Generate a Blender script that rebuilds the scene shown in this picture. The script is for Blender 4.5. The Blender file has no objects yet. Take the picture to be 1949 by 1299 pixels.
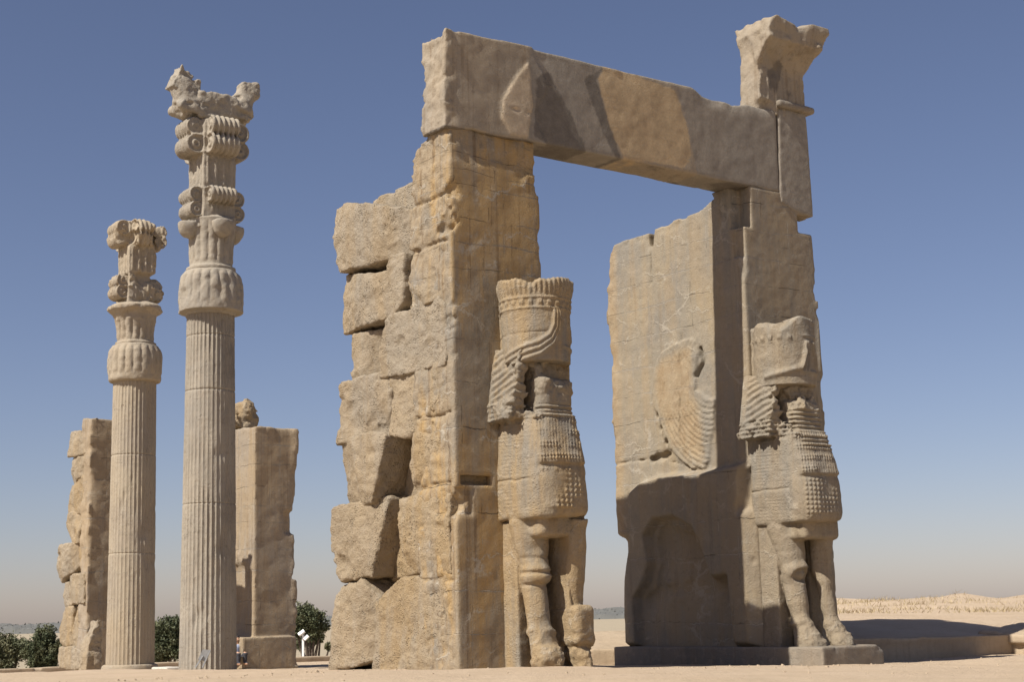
import bpy, math, random
import numpy as np
from mathutils import Matrix, Vector

# ------------------------------------------------------------------ camera
SC = bpy.context.scene
PITCH, ROLL, YAW = math.radians(9.824), math.radians(-1.419), math.radians(36.738)
FPX = 3005.989
CAM = np.array([-14.937, -21.680, 0.862])
_F = np.array([math.sin(YAW)*math.cos(PITCH), math.cos(YAW)*math.cos(PITCH), math.sin(PITCH)])
_r = np.array([math.cos(YAW), -math.sin(YAW), 0.0])
_u = np.cross(_r, _F)
_R = _r*math.cos(ROLL)+_u*math.sin(ROLL)
_U = _u*math.cos(ROLL)-_r*math.sin(ROLL)
cd = bpy.data.cameras.new('camera')
cd.sensor_width = 36.0
cd.lens = FPX/1949.0*36.0
cd.clip_start = 0.5
cd.clip_end = 60000.0
cam = bpy.data.objects.new('camera', cd)
SC.collection.objects.link(cam)
cam.matrix_world = Matrix(((_R[0], _U[0], -_F[0], CAM[0]), (_R[1], _U[1], -_F[1], CAM[1]), (_R[2], _U[2], -_F[2], CAM[2]), (0, 0, 0, 1)))
SC.camera = cam

# ------------------------------------------------------------------ sky, sun, exposure
SUN_EL, SUN_AZ = math.radians(48.0), math.radians(2.5)      # the sun stands to the left (-X), a touch to the front
S = Vector((-math.cos(SUN_EL)*math.cos(SUN_AZ), -math.cos(SUN_EL)*math.sin(SUN_AZ), math.sin(SUN_EL)))
world = bpy.data.worlds.new('World')
SC.world = world
world.use_nodes = True
wn = world.node_tree
bg = wn.nodes['Background']
sky = wn.nodes.new('ShaderNodeTexSky')
sky.sky_type = 'NISHITA'
sky.sun_disc = False
sky.sun_elevation = SUN_EL
sky.sun_rotation = math.atan2(S.x, S.y)
sky.altitude = 1600.0
sky.air_density = 1.0
sky.dust_density = 2.3
sky.ozone_density = 5.4
tint = wn.nodes.new('ShaderNodeMix')
tint.data_type = 'RGBA'
tint.blend_type = 'MULTIPLY'
tint.inputs[0].default_value = 1.0
tint.inputs[7].default_value = (1.46, 1.12, 1.03, 1.0)      # the faintly violet cast of the dusty sky
wn.links.new(sky.outputs[0], tint.inputs[6])
wn.links.new(tint.outputs[2], bg.inputs['Color'])
bg.inputs['Strength'].default_value = 0.053
sl = bpy.data.lights.new('sun', 'SUN')
sl.energy = 4.2
sl.angle = math.radians(0.55)
sl.color = (1.0, 0.945, 0.86)
sun = bpy.data.objects.new('sun', sl)
SC.collection.objects.link(sun)
sun.rotation_euler = S.to_track_quat('Z', 'Y').to_euler()
SC.view_settings.view_transform = 'Standard'
SC.view_settings.look = 'None'
SC.view_settings.exposure = 0.70
SC.view_settings.gamma = 1.0
SC.cycles.max_bounces = 6
SC.cycles.diffuse_bounces = 3

# ------------------------------------------------------------------ small maths
rng = np.random.default_rng(7)
random.seed(7)
_N = rng.random((64, 64, 64), dtype=np.float32)*2-1


def vnoise(x, y, z):
    xi = np.floor(x); yi = np.floor(y); zi = np.floor(z)
    fx = (x-xi); fy = (y-yi); fz = (z-zi)
    fx = fx*fx*(3-2*fx); fy = fy*fy*(3-2*fy); fz = fz*fz*(3-2*fz)
    xi = xi.astype(np.int32); yi = yi.astype(np.int32); zi = zi.astype(np.int32)
    x0 = xi & 63; x1 = (xi+1) & 63; y0 = yi & 63; y1 = (yi+1) & 63; z0 = zi & 63; z1 = (zi+1) & 63
    a = _N[x0, y0, z0]*(1-fx)+_N[x1, y0, z0]*fx
    b = _N[x0, y1, z0]*(1-fx)+_N[x1, y1, z0]*fx
    c = _N[x0, y0, z1]*(1-fx)+_N[x1, y0, z1]*fx
    d = _N[x0, y1, z1]*(1-fx)+_N[x1, y1, z1]*fx
    return (a*(1-fy)+b*fy)*(1-fz)+(c*(1-fy)+d*fy)*fz


def fbm(x, y, z, f=1.0, o=3, seed=0.0, gain=0.5):
    t = 0.0; a = 1.0; n = 0.0
    for i in range(o):
        t = t+a*vnoise(x*f+seed+i*7.3, y*f+seed*1.7+i*3.1, z*f-seed*0.6+i*5.7)
        n += a; a *= gain; f *= 2.03
    return t/n*1.35


def ray(x, y):
    return _F+_R*(x-974.5)/FPX-_U*(y-649.5)/FPX


def on(x, y, ax, val):                        # where the sight line through a photo point meets a real plane
    d = ray(x, y)
    return CAM+d*((val-CAM[ax])/d[ax])


def poly_on(pts, ax, val, keep):
    return np.array([[on(x, y, ax, val)[k] for k in keep] for x, y in pts])


def sstep(a, b, x):
    t = np.clip((x-a)/(b-a), 0, 1)
    return t*t*(3-2*t)


def smax(a, b, k):
    h = np.clip(0.5-0.5*(b-a)/(-k), 0, 1) if False else np.clip(0.5+0.5*(a-b)/k, 0, 1)
    return b*(1-h)+a*h+k*h*(1-h)


def smin(a, b, k):
    h = np.clip(0.5+0.5*(b-a)/k, 0, 1)
    return b*(1-h)+a*h-k*h*(1-h)


def box(x, y, z, x0, x1, y0, y1, z0, z1, r=0.0):
    qx = np.abs(x-(x0+x1)/2)-((x1-x0)/2-r)
    qy = np.abs(y-(y0+y1)/2)-((y1-y0)/2-r)
    qz = np.abs(z-(z0+z1)/2)-((z1-z0)/2-r)
    o = np.sqrt(np.maximum(qx, 0)**2+np.maximum(qy, 0)**2+np.maximum(qz, 0)**2)
    return o+np.minimum(np.maximum(qx, np.maximum(qy, qz)), 0)-r


def cap(x, y, z, a, b, ra, rb):
    a = np.array(a, float); b = np.array(b, float); ab = b-a
    t = np.clip(((x-a[0])*ab[0]+(y-a[1])*ab[1]+(z-a[2])*ab[2])/(ab@ab), 0, 1)
    return np.sqrt((x-a[0]-ab[0]*t)**2+(y-a[1]-ab[1]*t)**2+(z-a[2]-ab[2]*t)**2)-(ra+(rb-ra)*t)


def ell(x, y, z, c, r):
    k = np.sqrt(((x-c[0])/r[0])**2+((y-c[1])/r[1])**2+((z-c[2])/r[2])**2)
    return (k-1)*min(r)


def cyl(a, b, c, ca, cb, c0, c1, r, rr=0.0):   # disc in (a,b), length along c
    q = np.sqrt((a-ca)**2+(b-cb)**2)-r+rr
    w = np.abs(c-(c0+c1)/2)-(c1-c0)/2+rr
    return np.sqrt(np.maximum(q, 0)**2+np.maximum(w, 0)**2)+np.minimum(np.maximum(q, w), 0)-rr


def poly(P, a, b):                            # signed distance to a polygon
    a, b = np.broadcast_arrays(a, b)
    d = np.full(a.shape, 1e9); s = np.ones(a.shape)
    n = len(P)
    for i in range(n):
        p = P[i]; q = P[i-1]
        ex, ey = q[0]-p[0], q[1]-p[1]
        wx, wy = a-p[0], b-p[1]
        t = np.clip((wx*ex+wy*ey)/(ex*ex+ey*ey+1e-12), 0, 1)
        d = np.minimum(d, (wx-ex*t)**2+(wy-ey*t)**2)
        c1 = b >= p[1]; c2 = b < q[1]; c3 = ex*wy > ey*wx
        fl = (c1 & c2 & c3) | (~c1 & ~c2 & ~c3)
        s = np.where(fl, -s, s)
    return s*np.sqrt(d)


def pline(P, a, b):                           # distance to a polyline
    d = np.full(np.shape(a), 1e9)
    for i in range(len(P)-1):
        p = P[i]; q = P[i+1]
        ex, ey = q[0]-p[0], q[1]-p[1]
        wx, wy = a-p[0], b-p[1]
        t = np.clip((wx*ex+wy*ey)/(ex*ex+ey*ey+1e-12), 0, 1)
        d = np.minimum(d, np.hypot(wx-ex*t, wy-ey*t))
    return d


def bump(d, w):
    return np.exp(-(d/w)**2)


# ------------------------------------------------------------------ objects
COL = SC.collection


def tag(o, label=None, cat=None, group=None, kind=None):
    if label: o['label'] = label
    if cat: o['category'] = cat
    if group: o['group'] = group
    if kind: o['kind'] = kind
    return o


def thing(name, label, cat, loc, group=None):
    o = bpy.data.objects.new(name, None)
    COL.objects.link(o)
    o.location = loc
    o.empty_display_size = 0.3
    return tag(o, label, cat, group)


def base_of(parent):
    v = Vector((0, 0, 0))
    while parent:
        v += parent.location; parent = parent.parent
    return np.array(v)


def link_mesh(name, V, Fq, mat, parent=None, smooth=True, attrs=None, origin=None, uvs=None):
    V = np.asarray(V, float)
    me = bpy.data.meshes.new(name)
    Fq = np.asarray(Fq)
    n, k = Fq.shape
    b = base_of(parent) if parent else (np.zeros(3) if origin is None else np.array(origin, float))
    me.vertices.add(len(V)); me.loops.add(n*k); me.polygons.add(n)
    me.vertices.foreach_set('co', (V-b).astype(np.float32).ravel())
    me.loops.foreach_set('vertex_index', Fq.astype(np.int32).ravel())
    me.polygons.foreach_set('loop_start', (np.arange(n)*k).astype(np.int32))
    me.polygons.foreach_set('use_smooth', np.full(n, smooth))
    me.update(calc_edges=True)
    me.validate()
    for a, val in (attrs or {}).items():
        at = me.attributes.new(a, 'FLOAT', 'POINT')
        at.data.foreach_set('value', np.asarray(val, np.float32))
    if mat: me.materials.append(mat)
    o = bpy.data.objects.new(name, me)
    COL.objects.link(o)
    if parent: o.parent = parent
    else: o.location = b
    return o


def nets(d, org, h):
    s = d < 0
    sh = tuple(n-1 for n in d.shape)
    cnt = np.zeros(sh, np.int8)
    for a in (0, 1):
        for b in (0, 1):
            for c in (0, 1):
                cnt += s[a:a+sh[0], b:b+sh[1], c:c+sh[2]]
    act = (cnt > 0) & (cnt < 8)
    ii, jj, kk = np.nonzero(act)
    idx = np.full(sh, -1, np.int32)
    idx[ii, jj, kk] = np.arange(len(ii))
    acc = np.zeros((len(ii), 3)); n = np.zeros(len(ii))
    cor = [(a, b, c) for a in (0, 1) for b in (0, 1) for c in (0, 1)]
    val = {c: d[ii+c[0], jj+c[1], kk+c[2]] for c in cor}
    for c in cor:
        for ax in range(3):
            if c[ax] == 0:
                e = list(c); e[ax] = 1; e = tuple(e)
                da, db = val[c], val[e]
                m = (da < 0) != (db < 0)
                t = np.where(m, da/np.where(m, da-db, 1), 0)
                p = np.array(c, float)[None]+t[:, None]*(np.array(e)-np.array(c))[None]
                acc += p*m[:, None]; n += m
    V = np.array(org)+h*(np.stack([ii, jj, kk], 1)+acc/n[:, None])
    Q = []
    for ax in range(3):
        sl0 = [slice(None)]*3; sl1 = [slice(None)]*3
        sl0[ax] = slice(0, -1); sl1[ax] = slice(1, None)
        A = s[tuple(sl0)]; B = s[tuple(sl1)]
        e = np.argwhere(A != B)
        o1, o2 = [q for q in range(3) if q != ax]
        ok = (e[:, o1] > 0) & (e[:, o2] > 0) & (e[:, o1] < sh[o1]) & (e[:, o2] < sh[o2])
        e = e[ok]
        ins = A[e[:, 0], e[:, 1], e[:, 2]]
        def cell(a, b):
            f = e.copy(); f[:, o1] -= a; f[:, o2] -= b
            return idx[f[:, 0], f[:, 1], f[:, 2]]
        q = np.stack([cell(1, 1), cell(0, 1), cell(0, 0), cell(1, 0)], 1)
        flip = ~ins if ax != 1 else ins
        q[flip] = q[flip][:, ::-1]
        Q.append(q)
    return V, np.concatenate(Q)


def carve(name, fn, b, h, mat, parent=None, detail=None, band=0.3, attrs=None, label=None, origin=None):
    """stone cut from a distance field: fn gives the block, detail(x,y,z) the wear and the carving near its surface"""
    x = np.arange(b[0], b[1]+h, h); y = np.arange(b[2], b[3]+h, h); z = np.arange(b[4], b[5]+h, h)
    X, Y, Z = x[:, None, None], y[None, :, None], z[None, None, :]
    d = np.array(np.broadcast_to(fn(X, Y, Z), (len(x), len(y), len(z))), dtype=np.float64)
    if detail:
        i, j, k = np.nonzero(np.abs(d) < band)
        d[i, j, k] += detail(x[i], y[j], z[k])
    for ax in range(3):
        for e in (0, -1):
            sl = [slice(None)]*3; sl[ax] = e
            d[tuple(sl)] = np.maximum(d[tuple(sl)], h*0.5)
    V, Q = nets(d, (b[0], b[2], b[4]), h)
    at = {a: f(V[:, 0], V[:, 1], V[:, 2]) for a, f in (attrs or {}).items()}
    o = link_mesh(name, V, Q, mat, parent, True, at, origin)
    if label: o['label'] = label
    return o


def rect_prism(bm_list, x0, x1, y0, y1, z0, z1):
    v = len(bm_list[0])
    bm_list[0] += [(x, y, z) for x in (x0, x1) for y in (y0, y1) for z in (z0, z1)]
    bm_list[1] += [[v+a for a in f] for f in ((0, 1, 3, 2), (4, 6, 7, 5), (0, 4, 5, 1), (2, 3, 7, 6), (0, 2, 6, 4), (1, 5, 7, 3))]


# ------------------------------------------------------------------ materials
def mat_new(name):
    m = bpy.data.materials.new(name)
    m.use_nodes = True
    nt = m.node_tree
    return m, nt, nt.nodes['Principled BSDF']


class G:
    def __init__(s, nt):
        s.nt = nt
        s.tc = nt.nodes.new('ShaderNodeNewGeometry')
        s.pos = s.tc.outputs['Position']

    def node(s, t, **kw):
        n = s.nt.nodes.new(t)
        for k, v in kw.items(): setattr(n, k, v)
        return n

    def put(s, sock, v):
        if isinstance(v, bpy.types.NodeSocket): s.nt.links.new(v, sock)
        elif isinstance(v, tuple) and len(v) == 3 and sock.type == 'RGBA': sock.default_value = (*v, 1)
        else: sock.default_value = v

    def math(s, op, a, b=0.0, c=None, clamp=False):
        n = s.node('ShaderNodeMath', operation=op); n.use_clamp = clamp
        s.put(n.inputs[0], a); s.put(n.inputs[1], b)
        if c is not None: s.put(n.inputs[2], c)
        return n.outputs[0]

    def scale(s, v, sc):
        n = s.node('ShaderNodeMapping'); s.put(n.inputs['Vector'], v)
        n.inputs['Scale'].default_value = sc
        return n.outputs[0]

    def noise(s, sc=1.0, det=4.0, rough=0.55, vec=None, dist=0.0):
        n = s.node('ShaderNodeTexNoise'); s.put(n.inputs['Vector'], s.pos if vec is None else vec)
        n.inputs['Scale'].default_value = sc; n.inputs['Detail'].default_value = det
        n.inputs['Roughness'].default_value = rough; n.inputs['Distortion'].default_value = dist
        return n.outputs[0]

    def voro(s, sc=1.0, feat='F1', vec=None, rnd=1.0):
        n = s.node('ShaderNodeTexVoronoi', feature=feat); s.put(n.inputs['Vector'], s.pos if vec is None else vec)
        n.inputs['Scale'].default_value = sc; n.inputs['Randomness'].default_value = rnd
        return n

    def ramp(s, v, a, b):                     # smooth 0..1 between a and b
        n = s.node('ShaderNodeMapRange', interpolation_type='SMOOTHSTEP')
        s.put(n.inputs[0], v); s.put(n.inputs[1], a); s.put(n.inputs[2], b)
        n.inputs[3].default_value = 0.0; n.inputs[4].default_value = 1.0
        return n.outputs[0]

    def mix(s, f, a, b, mode='MIX'):
        n = s.node('ShaderNodeMix', data_type='RGBA', blend_type=mode)
        s.put(n.inputs[0], f); s.put(n.inputs[6], a); s.put(n.inputs[7], b)
        return n.outputs[2]

    def attr(s, name):
        n = s.node('ShaderNodeAttribute', attribute_name=name)
        return n.outputs['Fac']

    def bump(s, h, dist, strength=1.0, normal=None):
        n = s.node('ShaderNodeBump'); n.inputs['Distance'].default_value = dist
        n.inputs['Strength'].default_value = strength
        s.put(n.inputs['Height'], h)
        if normal is not None: s.put(n.inputs['Normal'], normal)
        return n.outputs[0]


def dim(c, k=0.63):
    return tuple(q*k for q in c)


BEIGE, GREY, OCHRE, PALE, DARK = dim((0.435, 0.365, 0.262)), dim((0.365, 0.328, 0.268)), dim((0.58, 0.40, 0.195)), dim((0.58, 0.485, 0.365)), dim((0.17, 0.135, 0.10))


def stone(name, a=BEIGE, b=GREY, ochre=0.5, streak=0.3, vein=0.4, pits=0.5, rough_bump=0.02, courses=False, patches=False, dark=0.3, mott=0.5):
    m, nt, bs = mat_new(name)
    g = G(nt)
    c = g.mix(g.ramp(g.noise(0.6, 6, 0.62), 0.38, 0.62), a, b)
    # ochre weathering, pulled into vertical runs
    run = g.noise(1.0, 5, 0.62, g.scale(g.pos, (3.4, 3.4, 0.35)))
    big = g.noise(0.42, 3, 0.5, g.scale(g.pos, (1, 1, 0.7)))
    oc = g.math('MULTIPLY', g.ramp(g.math('ADD', g.math('MULTIPLY', run, 0.5), g.math('MULTIPLY', big, 0.5)), 0.43, 0.57), ochre)
    c = g.mix(oc, c, OCHRE)
    # grey-black lichen and rain runs
    dk = g.noise(1.0, 6, 0.68, g.scale(g.pos, (2.3, 2.3, 0.7)))
    c = g.mix(g.math('MULTIPLY', g.ramp(dk, 0.53, 0.72), dark), c, DARK)
    rs = g.noise(1.0, 4, 0.62, g.scale(g.pos, (8.5, 8.5, 0.25)))
    c = g.mix(g.math('MULTIPLY', g.ramp(rs, 0.53, 0.68), streak), c, dim((0.24, 0.155, 0.08)))
    # mottling at hand size and grain
    mo = g.noise(4.2, 6, 0.72)
    c = g.mix(g.math('MULTIPLY', g.ramp(mo, 0.50, 0.66), mott*0.75), c, PALE)
    md = g.noise(6.5, 5, 0.72, g.scale(g.pos, (1, 1, 1.4)))
    c = g.mix(g.math('MULTIPLY', g.ramp(md, 0.55, 0.70), mott*0.75), c, dim((0.22, 0.165, 0.115)))
    gr = g.noise(30, 4, 0.75)
    c = g.mix(g.math('MULTIPLY', g.ramp(gr, 0.55, 0.72), 0.22+0.2*pits), c, dim((0.22, 0.165, 0.115)))
    h = g.math('MULTIPLY', g.noise(8, 7, 0.72), 1.0)
    h = g.math('ADD', h, g.math('MULTIPLY', g.noise(34, 4, 0.75), 0.5))
    if pits > 0.6:
        h = g.math('ADD', h, g.math('MULTIPLY', g.ramp(g.noise(2.0, 4, 0.6, g.scale(g.pos, (1, 1, 2.2))), 0.38, 0.62), 0.2))
    wv = g.node('ShaderNodeVectorMath', operation='ADD')
    dn = g.node('ShaderNodeTexNoise'); nt.links.new(g.pos, dn.inputs['Vector']); dn.inputs['Scale'].default_value = 1.9; dn.inputs['Detail'].default_value = 6; dn.inputs['Roughness'].default_value = 0.65
    sc = g.node('ShaderNodeVectorMath', operation='SCALE'); nt.links.new(dn.outputs['Color'], sc.inputs[0]); sc.inputs['Scale'].default_value = 0.8
    nt.links.new(g.pos, wv.inputs[0]); nt.links.new(sc.outputs[0], wv.inputs[1])
    warped = wv.outputs[0]
    if vein > 0:                              # pale mineral veins and mortar smears
        ve = g.voro(0.8, 'DISTANCE_TO_EDGE', g.scale(warped, (0.6, 0.6, 1.7)))
        ln = g.math('SUBTRACT', 1.0, g.ramp(ve.outputs['Distance'], 0.004, 0.035))
        ln = g.math('MULTIPLY', ln, g.ramp(g.noise(1.5, 4, 0.65), 0.47, 0.58))
        c = g.mix(g.math('MULTIPLY', ln, vein), c, dim((0.64, 0.57, 0.46)))
        h = g.math('ADD', h, g.math('MULTIPLY', ln, 0.25))
    if courses:
        n1 = g.math('SUBTRACT', g.noise(1.7, 6, 0.68), 0.5)
        for an, w, wob, k in (('cu', 0.010, 0.20, 1.0), ('cv', 0.007, 0.05, 0.6)):
            fr = g.math('FRACT', g.math('ADD', g.attr(an), g.math('MULTIPLY', n1, wob)))
            ds = g.math('ABSOLUTE', g.math('SUBTRACT', fr, 0.5))
            brk = g.noise(0.9, 4, 0.65, g.scale(g.pos, (1, 1, 1.9)))
            smear = g.math('MULTIPLY', g.math('SUBTRACT', 1.0, g.ramp(ds, 0.0, w*9)), g.ramp(brk, 0.50, 0.62))
            c = g.mix(g.math('MULTIPLY', smear, 0.42*k), c, dim((0.40, 0.36, 0.31)))
            ln = g.math('SUBTRACT', 1.0, g.ramp(ds, w*0.3, w*1.3))
            lt = g.math('MULTIPLY', ln, g.ramp(brk, 0.47, 0.56))
            dkl = g.math('MULTIPLY', ln, g.ramp(brk, 0.50, 0.38))
            c = g.mix(g.math('MULTIPLY', lt, 0.8*k), c, dim((0.66, 0.59, 0.48)))
            c = g.mix(g.math('MULTIPLY', dkl, 0.62*k), c, dim((0.13, 0.10, 0.07)))
            h = g.math('SUBTRACT', h, g.math('MULTIPLY', g.math('MAXIMUM', dkl, g.math('MULTIPLY', lt, 0.6)), 1.0*k))
    if patches:                               # filled and replaced stone, and soot-grey stains, each with an outline of its own
        wob = g.math('MULTIPLY', g.math('SUBTRACT', g.noise(3.2, 6, 0.7), 0.5), 0.24)
        for an, colr, amt in (('p_grey', (0.35, 0.315, 0.265), 0.75), ('p_dark', (0.17, 0.148, 0.125), 0.72), ('p_ochre', (0.64, 0.47, 0.27), 0.75), ('p_pale', (0.66, 0.53, 0.37), 0.7)):
            ms = g.math('SUBTRACT', 1.0, g.ramp(g.math('ADD', g.attr(an), wob), -0.03, 0.03))
            ms = g.math('MULTIPLY', ms, amt)
            c = g.mix(ms, c, g.mix(g.ramp(mo, 0.35, 0.65), dim(colr, 0.62), dim(colr, 0.80)))
    if courses:
        wm = g.ramp(g.math('ADD', g.attr('warm'), g.math('MULTIPLY', g.math('SUBTRACT', g.noise(2.4, 5, 0.65), 0.5), 0.9)), 0.3, 0.8)
        c = g.mix(g.math('MULTIPLY', wm, 0.55), c, g.mix(g.ramp(mo, 0.35, 0.65), dim((0.50, 0.335, 0.17)), dim((0.60, 0.45, 0.27))))
    if pits > 0:
        pv = g.voro(19, 'F1', g.scale(g.pos, (1, 1, 1.5)))
        pm = g.math('MULTIPLY', g.math('SUBTRACT', 1.0, g.ramp(pv.outputs['Distance'], 0.10, 0.40)), g.ramp(g.noise(2.6, 4, 0.65), 0.48, 0.62))
        h = g.math('SUBTRACT', h, g.math('MULTIPLY', pm, 0.9*pits))
        c = g.mix(g.math('MULTIPLY', pm, 0.22*pits), c, dim((0.14, 0.105, 0.075)))
    nt.links.new(c, bs.inputs['Base Color'])
    bs.inputs['Roughness'].default_value = 0.92
    bs.inputs['Specular IOR Level'].default_value = 0.18
    nt.links.new(g.bump(h, rough_bump), bs.inputs['Normal'])
    return m


M_FRONT = stone('dressed_stone', a=dim((0.48, 0.38, 0.255)), ochre=1.0, streak=0.6, vein=0.75, pits=0.25, rough_bump=0.03, courses=True, dark=0.3)
M_JAMB = stone('jamb_stone', a=dim((0.44, 0.375, 0.275)), ochre=0.28, streak=0.2, vein=0.5, pits=0.2, rough_bump=0.022, courses=True, dark=0.12, mott=0.4)
M_FAR = stone('far_pier_stone', a=dim((0.54, 0.44, 0.32)), b=dim((0.47, 0.395, 0.305)), ochre=0.35, streak=0.35, vein=0.3, pits=0.2, rough_bump=0.03, courses=True, dark=0.3)
M_ROUGH = stone('rough_stone', a=dim((0.62, 0.49, 0.325)), b=dim((0.55, 0.45, 0.32)), ochre=0.6, streak=0.10, vein=0.0, pits=0.8, rough_bump=0.07, dark=0.12, mott=0.4)
M_ROUGH_GREY = stone('rough_grey_stone', a=dim((0.62, 0.51, 0.365)), b=dim((0.54, 0.46, 0.35)), ochre=0.35, streak=0.08, vein=0.0, pits=0.8, rough_bump=0.07, dark=0.18, mott=0.4)
M_STATUE = stone('carved_stone', a=dim((0.475, 0.385, 0.265)), ochre=0.65, streak=0.2, vein=0.35, pits=0.35, rough_bump=0.035, dark=0.3)
M_STATUE2 = stone('carved_grey_stone', a=dim((0.445, 0.38, 0.285)), ochre=0.25, streak=0.2, vein=0.4, pits=0.35, rough_bump=0.035, dark=0.3)
M_LINTEL = stone('lintel_stone', a=dim((0.50, 0.42, 0.315)), b=dim((0.43, 0.375, 0.30)), ochre=0.12, streak=0.35, vein=0.12, pits=0.2, rough_bump=0.022, patches=True, dark=0.4)
M_COL = stone('column_stone', a=dim((0.55, 0.49, 0.395)), b=dim((0.46, 0.415, 0.345)), ochre=0.08, streak=0.12, vein=0.1, pits=0.3, rough_bump=0.03, dark=0.28)
M_COL2 = stone('column_stone_warm', a=dim((0.59, 0.50, 0.37)), b=dim((0.52, 0.445, 0.345)), ochre=0.2, streak=0.12, vein=0.1, pits=0.3, rough_bump=0.03, dark=0.22)
M_PLINTH = stone('plinth_stone', a=dim((0.36, 0.31, 0.25)), b=dim((0.32, 0.29, 0.245)), ochre=0.12, streak=0.2, vein=0.15, pits=0.3, rough_bump=0.02, dark=0.3)


def soil(name, a, b, grain, bumpd, crack=0.0):
    m, nt, bs = mat_new(name)
    g = G(nt)
    c = g.mix(g.ramp(g.noise(0.5, 6, 0.65), 0.35, 0.65), a, b)
    c = g.mix(g.math('MULTIPLY', g.ramp(g.noise(1.3, 6, 0.7), 0.5, 0.66), 0.18), c, tuple(q*0.82 for q in a))
    c = g.mix(g.math('MULTIPLY', g.ramp(g.noise(7, 5, 0.7), 0.48, 0.68), 0.35), c, tuple(q*0.78 for q in a))
    c = g.mix(g.math('MULTIPLY', g.ramp(g.noise(34, 4, 0.75), 0.6, 0.75), grain), c, tuple(q*0.45 for q in a))
    h = g.math('ADD', g.noise(5, 7, 0.7), g.math('MULTIPLY', g.noise(30, 4, 0.7), 0.4))
    if crack:
        rs = g.noise(1.0, 3, 0.6, g.scale(g.pos, (6, 6, 0.4)))
        c = g.mix(g.math('MULTIPLY', g.ramp(rs, 0.5, 0.7), crack), c, tuple(q*0.6 for q in a))
    nt.links.new(c, bs.inputs['Base Color'])
    bs.inputs['Roughness'].default_value = 0.95
    bs.inputs['Specular IOR Level'].default_value = 0.1
    nt.links.new(g.bump(h, bumpd), bs.inputs['Normal'])
    return m


M_SAND = soil('sandy_earth', (0.46, 0.355, 0.245), (0.50, 0.39, 0.275), 0.4, 0.05)
M_MUD = soil('mud_plaster', (0.39, 0.305, 0.21), (0.435, 0.345, 0.243), 0.3, 0.03, 0.3)
M_PLAIN = soil('hazy_field', (0.34, 0.285, 0.20), (0.40, 0.335, 0.24), 0.0, 0.1)


def plain_mat(name, col, rough=0.6, metal=0.0, var=0.15, sc=8.0, trans=False):
    m, nt, bs = mat_new(name)
    g = G(nt)
    c = g.mix(g.ramp(g.noise(sc, 4, 0.6), 0.3, 0.7), tuple(q*(1-var) for q in col), tuple(min(1, q*(1+var)) for q in col))
    nt.links.new(c, bs.inputs['Base Color'])
    bs.inputs['Roughness'].default_value = rough
    bs.inputs['Metallic'].default_value = metal
    return m


def leaf_mat(name, a, b):
    m, nt, bs = mat_new(name)
    g = G(nt)
    c = g.mix(g.ramp(g.noise(1.1, 3, 0.6), 0.35, 0.65), a, b)
    nt.links.new(c, bs.inputs['Base Color'])
    bs.inputs['Roughness'].default_value = 0.7
    return m


M_LEAF = leaf_mat('pine_foliage', (0.05, 0.065, 0.026), (0.105, 0.11, 0.05))
M_LEAF2 = leaf_mat('olive_foliage', (0.065, 0.075, 0.03), (0.13, 0.125, 0.06))
M_BARK = plain_mat('bark', (0.10, 0.075, 0.055), 0.9)
M_GRASS = leaf_mat('dry_grass', (0.36, 0.28, 0.15), (0.43, 0.34, 0.20))
M_WHITE = plain_mat('white_paint', (0.78, 0.78, 0.76), 0.4, var=0.04)
M_METAL = plain_mat('grey_metal', (0.30, 0.30, 0.29), 0.45, 0.6)


# ------------------------------------------------------------------ course attributes for dressed faces
def course_attr(heights, width, seed, along):
    hs = np.array(heights)
    def cu(x, y, z):
        w = fbm(x, y, z, 0.8, 2, seed)*0.06
        return np.interp(z+w, hs, np.arange(len(hs)))+0.5
    def cv(x, y, z):
        k = np.floor(cu(x, y, z)-0.0)
        off = (np.sin(k*12.9898+seed)*43758.5453) % 1.0
        return along(x, y, z)/width+off
    return {'cu': cu, 'cv': cv}


def ground_z(x, y):
    x = np.asarray(x, float); y = np.asarray(y, float)
    z = -0.03*np.clip(x, -3, 9)-0.0127*np.clip(y, -2, 60)-0.13*sstep(20, 26, y)-0.09*sstep(6, 16, y)
    dep = (x-CAM[0])*_F[0]+(y-CAM[1])*_F[1]
    z = z-1.0*sstep(19.0, 8.0, dep)
    z = z-0.02*np.clip(-x-3, 0, 40)*sstep(0, 20, dep)*0.3
    return z


# ------------------------------------------------------------------ terrain
def heightfield(name, xs, ys, zf, mat, kind='structure'):
    X, Y = np.meshgrid(xs, ys, indexing='ij')
    Z = zf(X, Y)
    V = np.stack([X.ravel(), Y.ravel(), Z.ravel()], 1)
    nx, ny = len(xs), len(ys)
    i, j = np.meshgrid(np.arange(nx-1), np.arange(ny-1), indexing='ij')
    a = (i*ny+j).ravel()
    Q = np.stack([a, a+ny, a+ny+1, a+1], 1)
    o = link_mesh(name, V, Q, mat)
    o['kind'] = kind
    return o


def terrain(X, Y):
    z = ground_z(X, Y)
    near = sstep(70, 45, Y)
    z = z+0.035*fbm(X, Y, X*0, 0.45, 3, 3.0)+0.018*fbm(X, Y, X*0, 2.3, 3, 5.0)*near
    # terrace edge: the ground falls to the plain behind the far gateway and to the left
    z = z-9.0*sstep(43, 58, Y)
    return z


xs = np.concatenate([np.linspace(-300, -32, 20), np.arange(-30, 30, 0.22), np.linspace(31, 300, 24)])
ys = np.concatenate([np.linspace(-60, -26, 10), np.arange(-24, 40, 0.25), np.linspace(41, 75, 40), np.linspace(90, 400, 8)])
heightfield('ground', xs, ys, terrain, M_SAND)


def plain(X, Y):
    return -9.5+0*X
heightfield('plain', np.linspace(-30000, 30000, 24), np.linspace(-30000, 30000, 24), plain, M_PLAIN)

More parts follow.
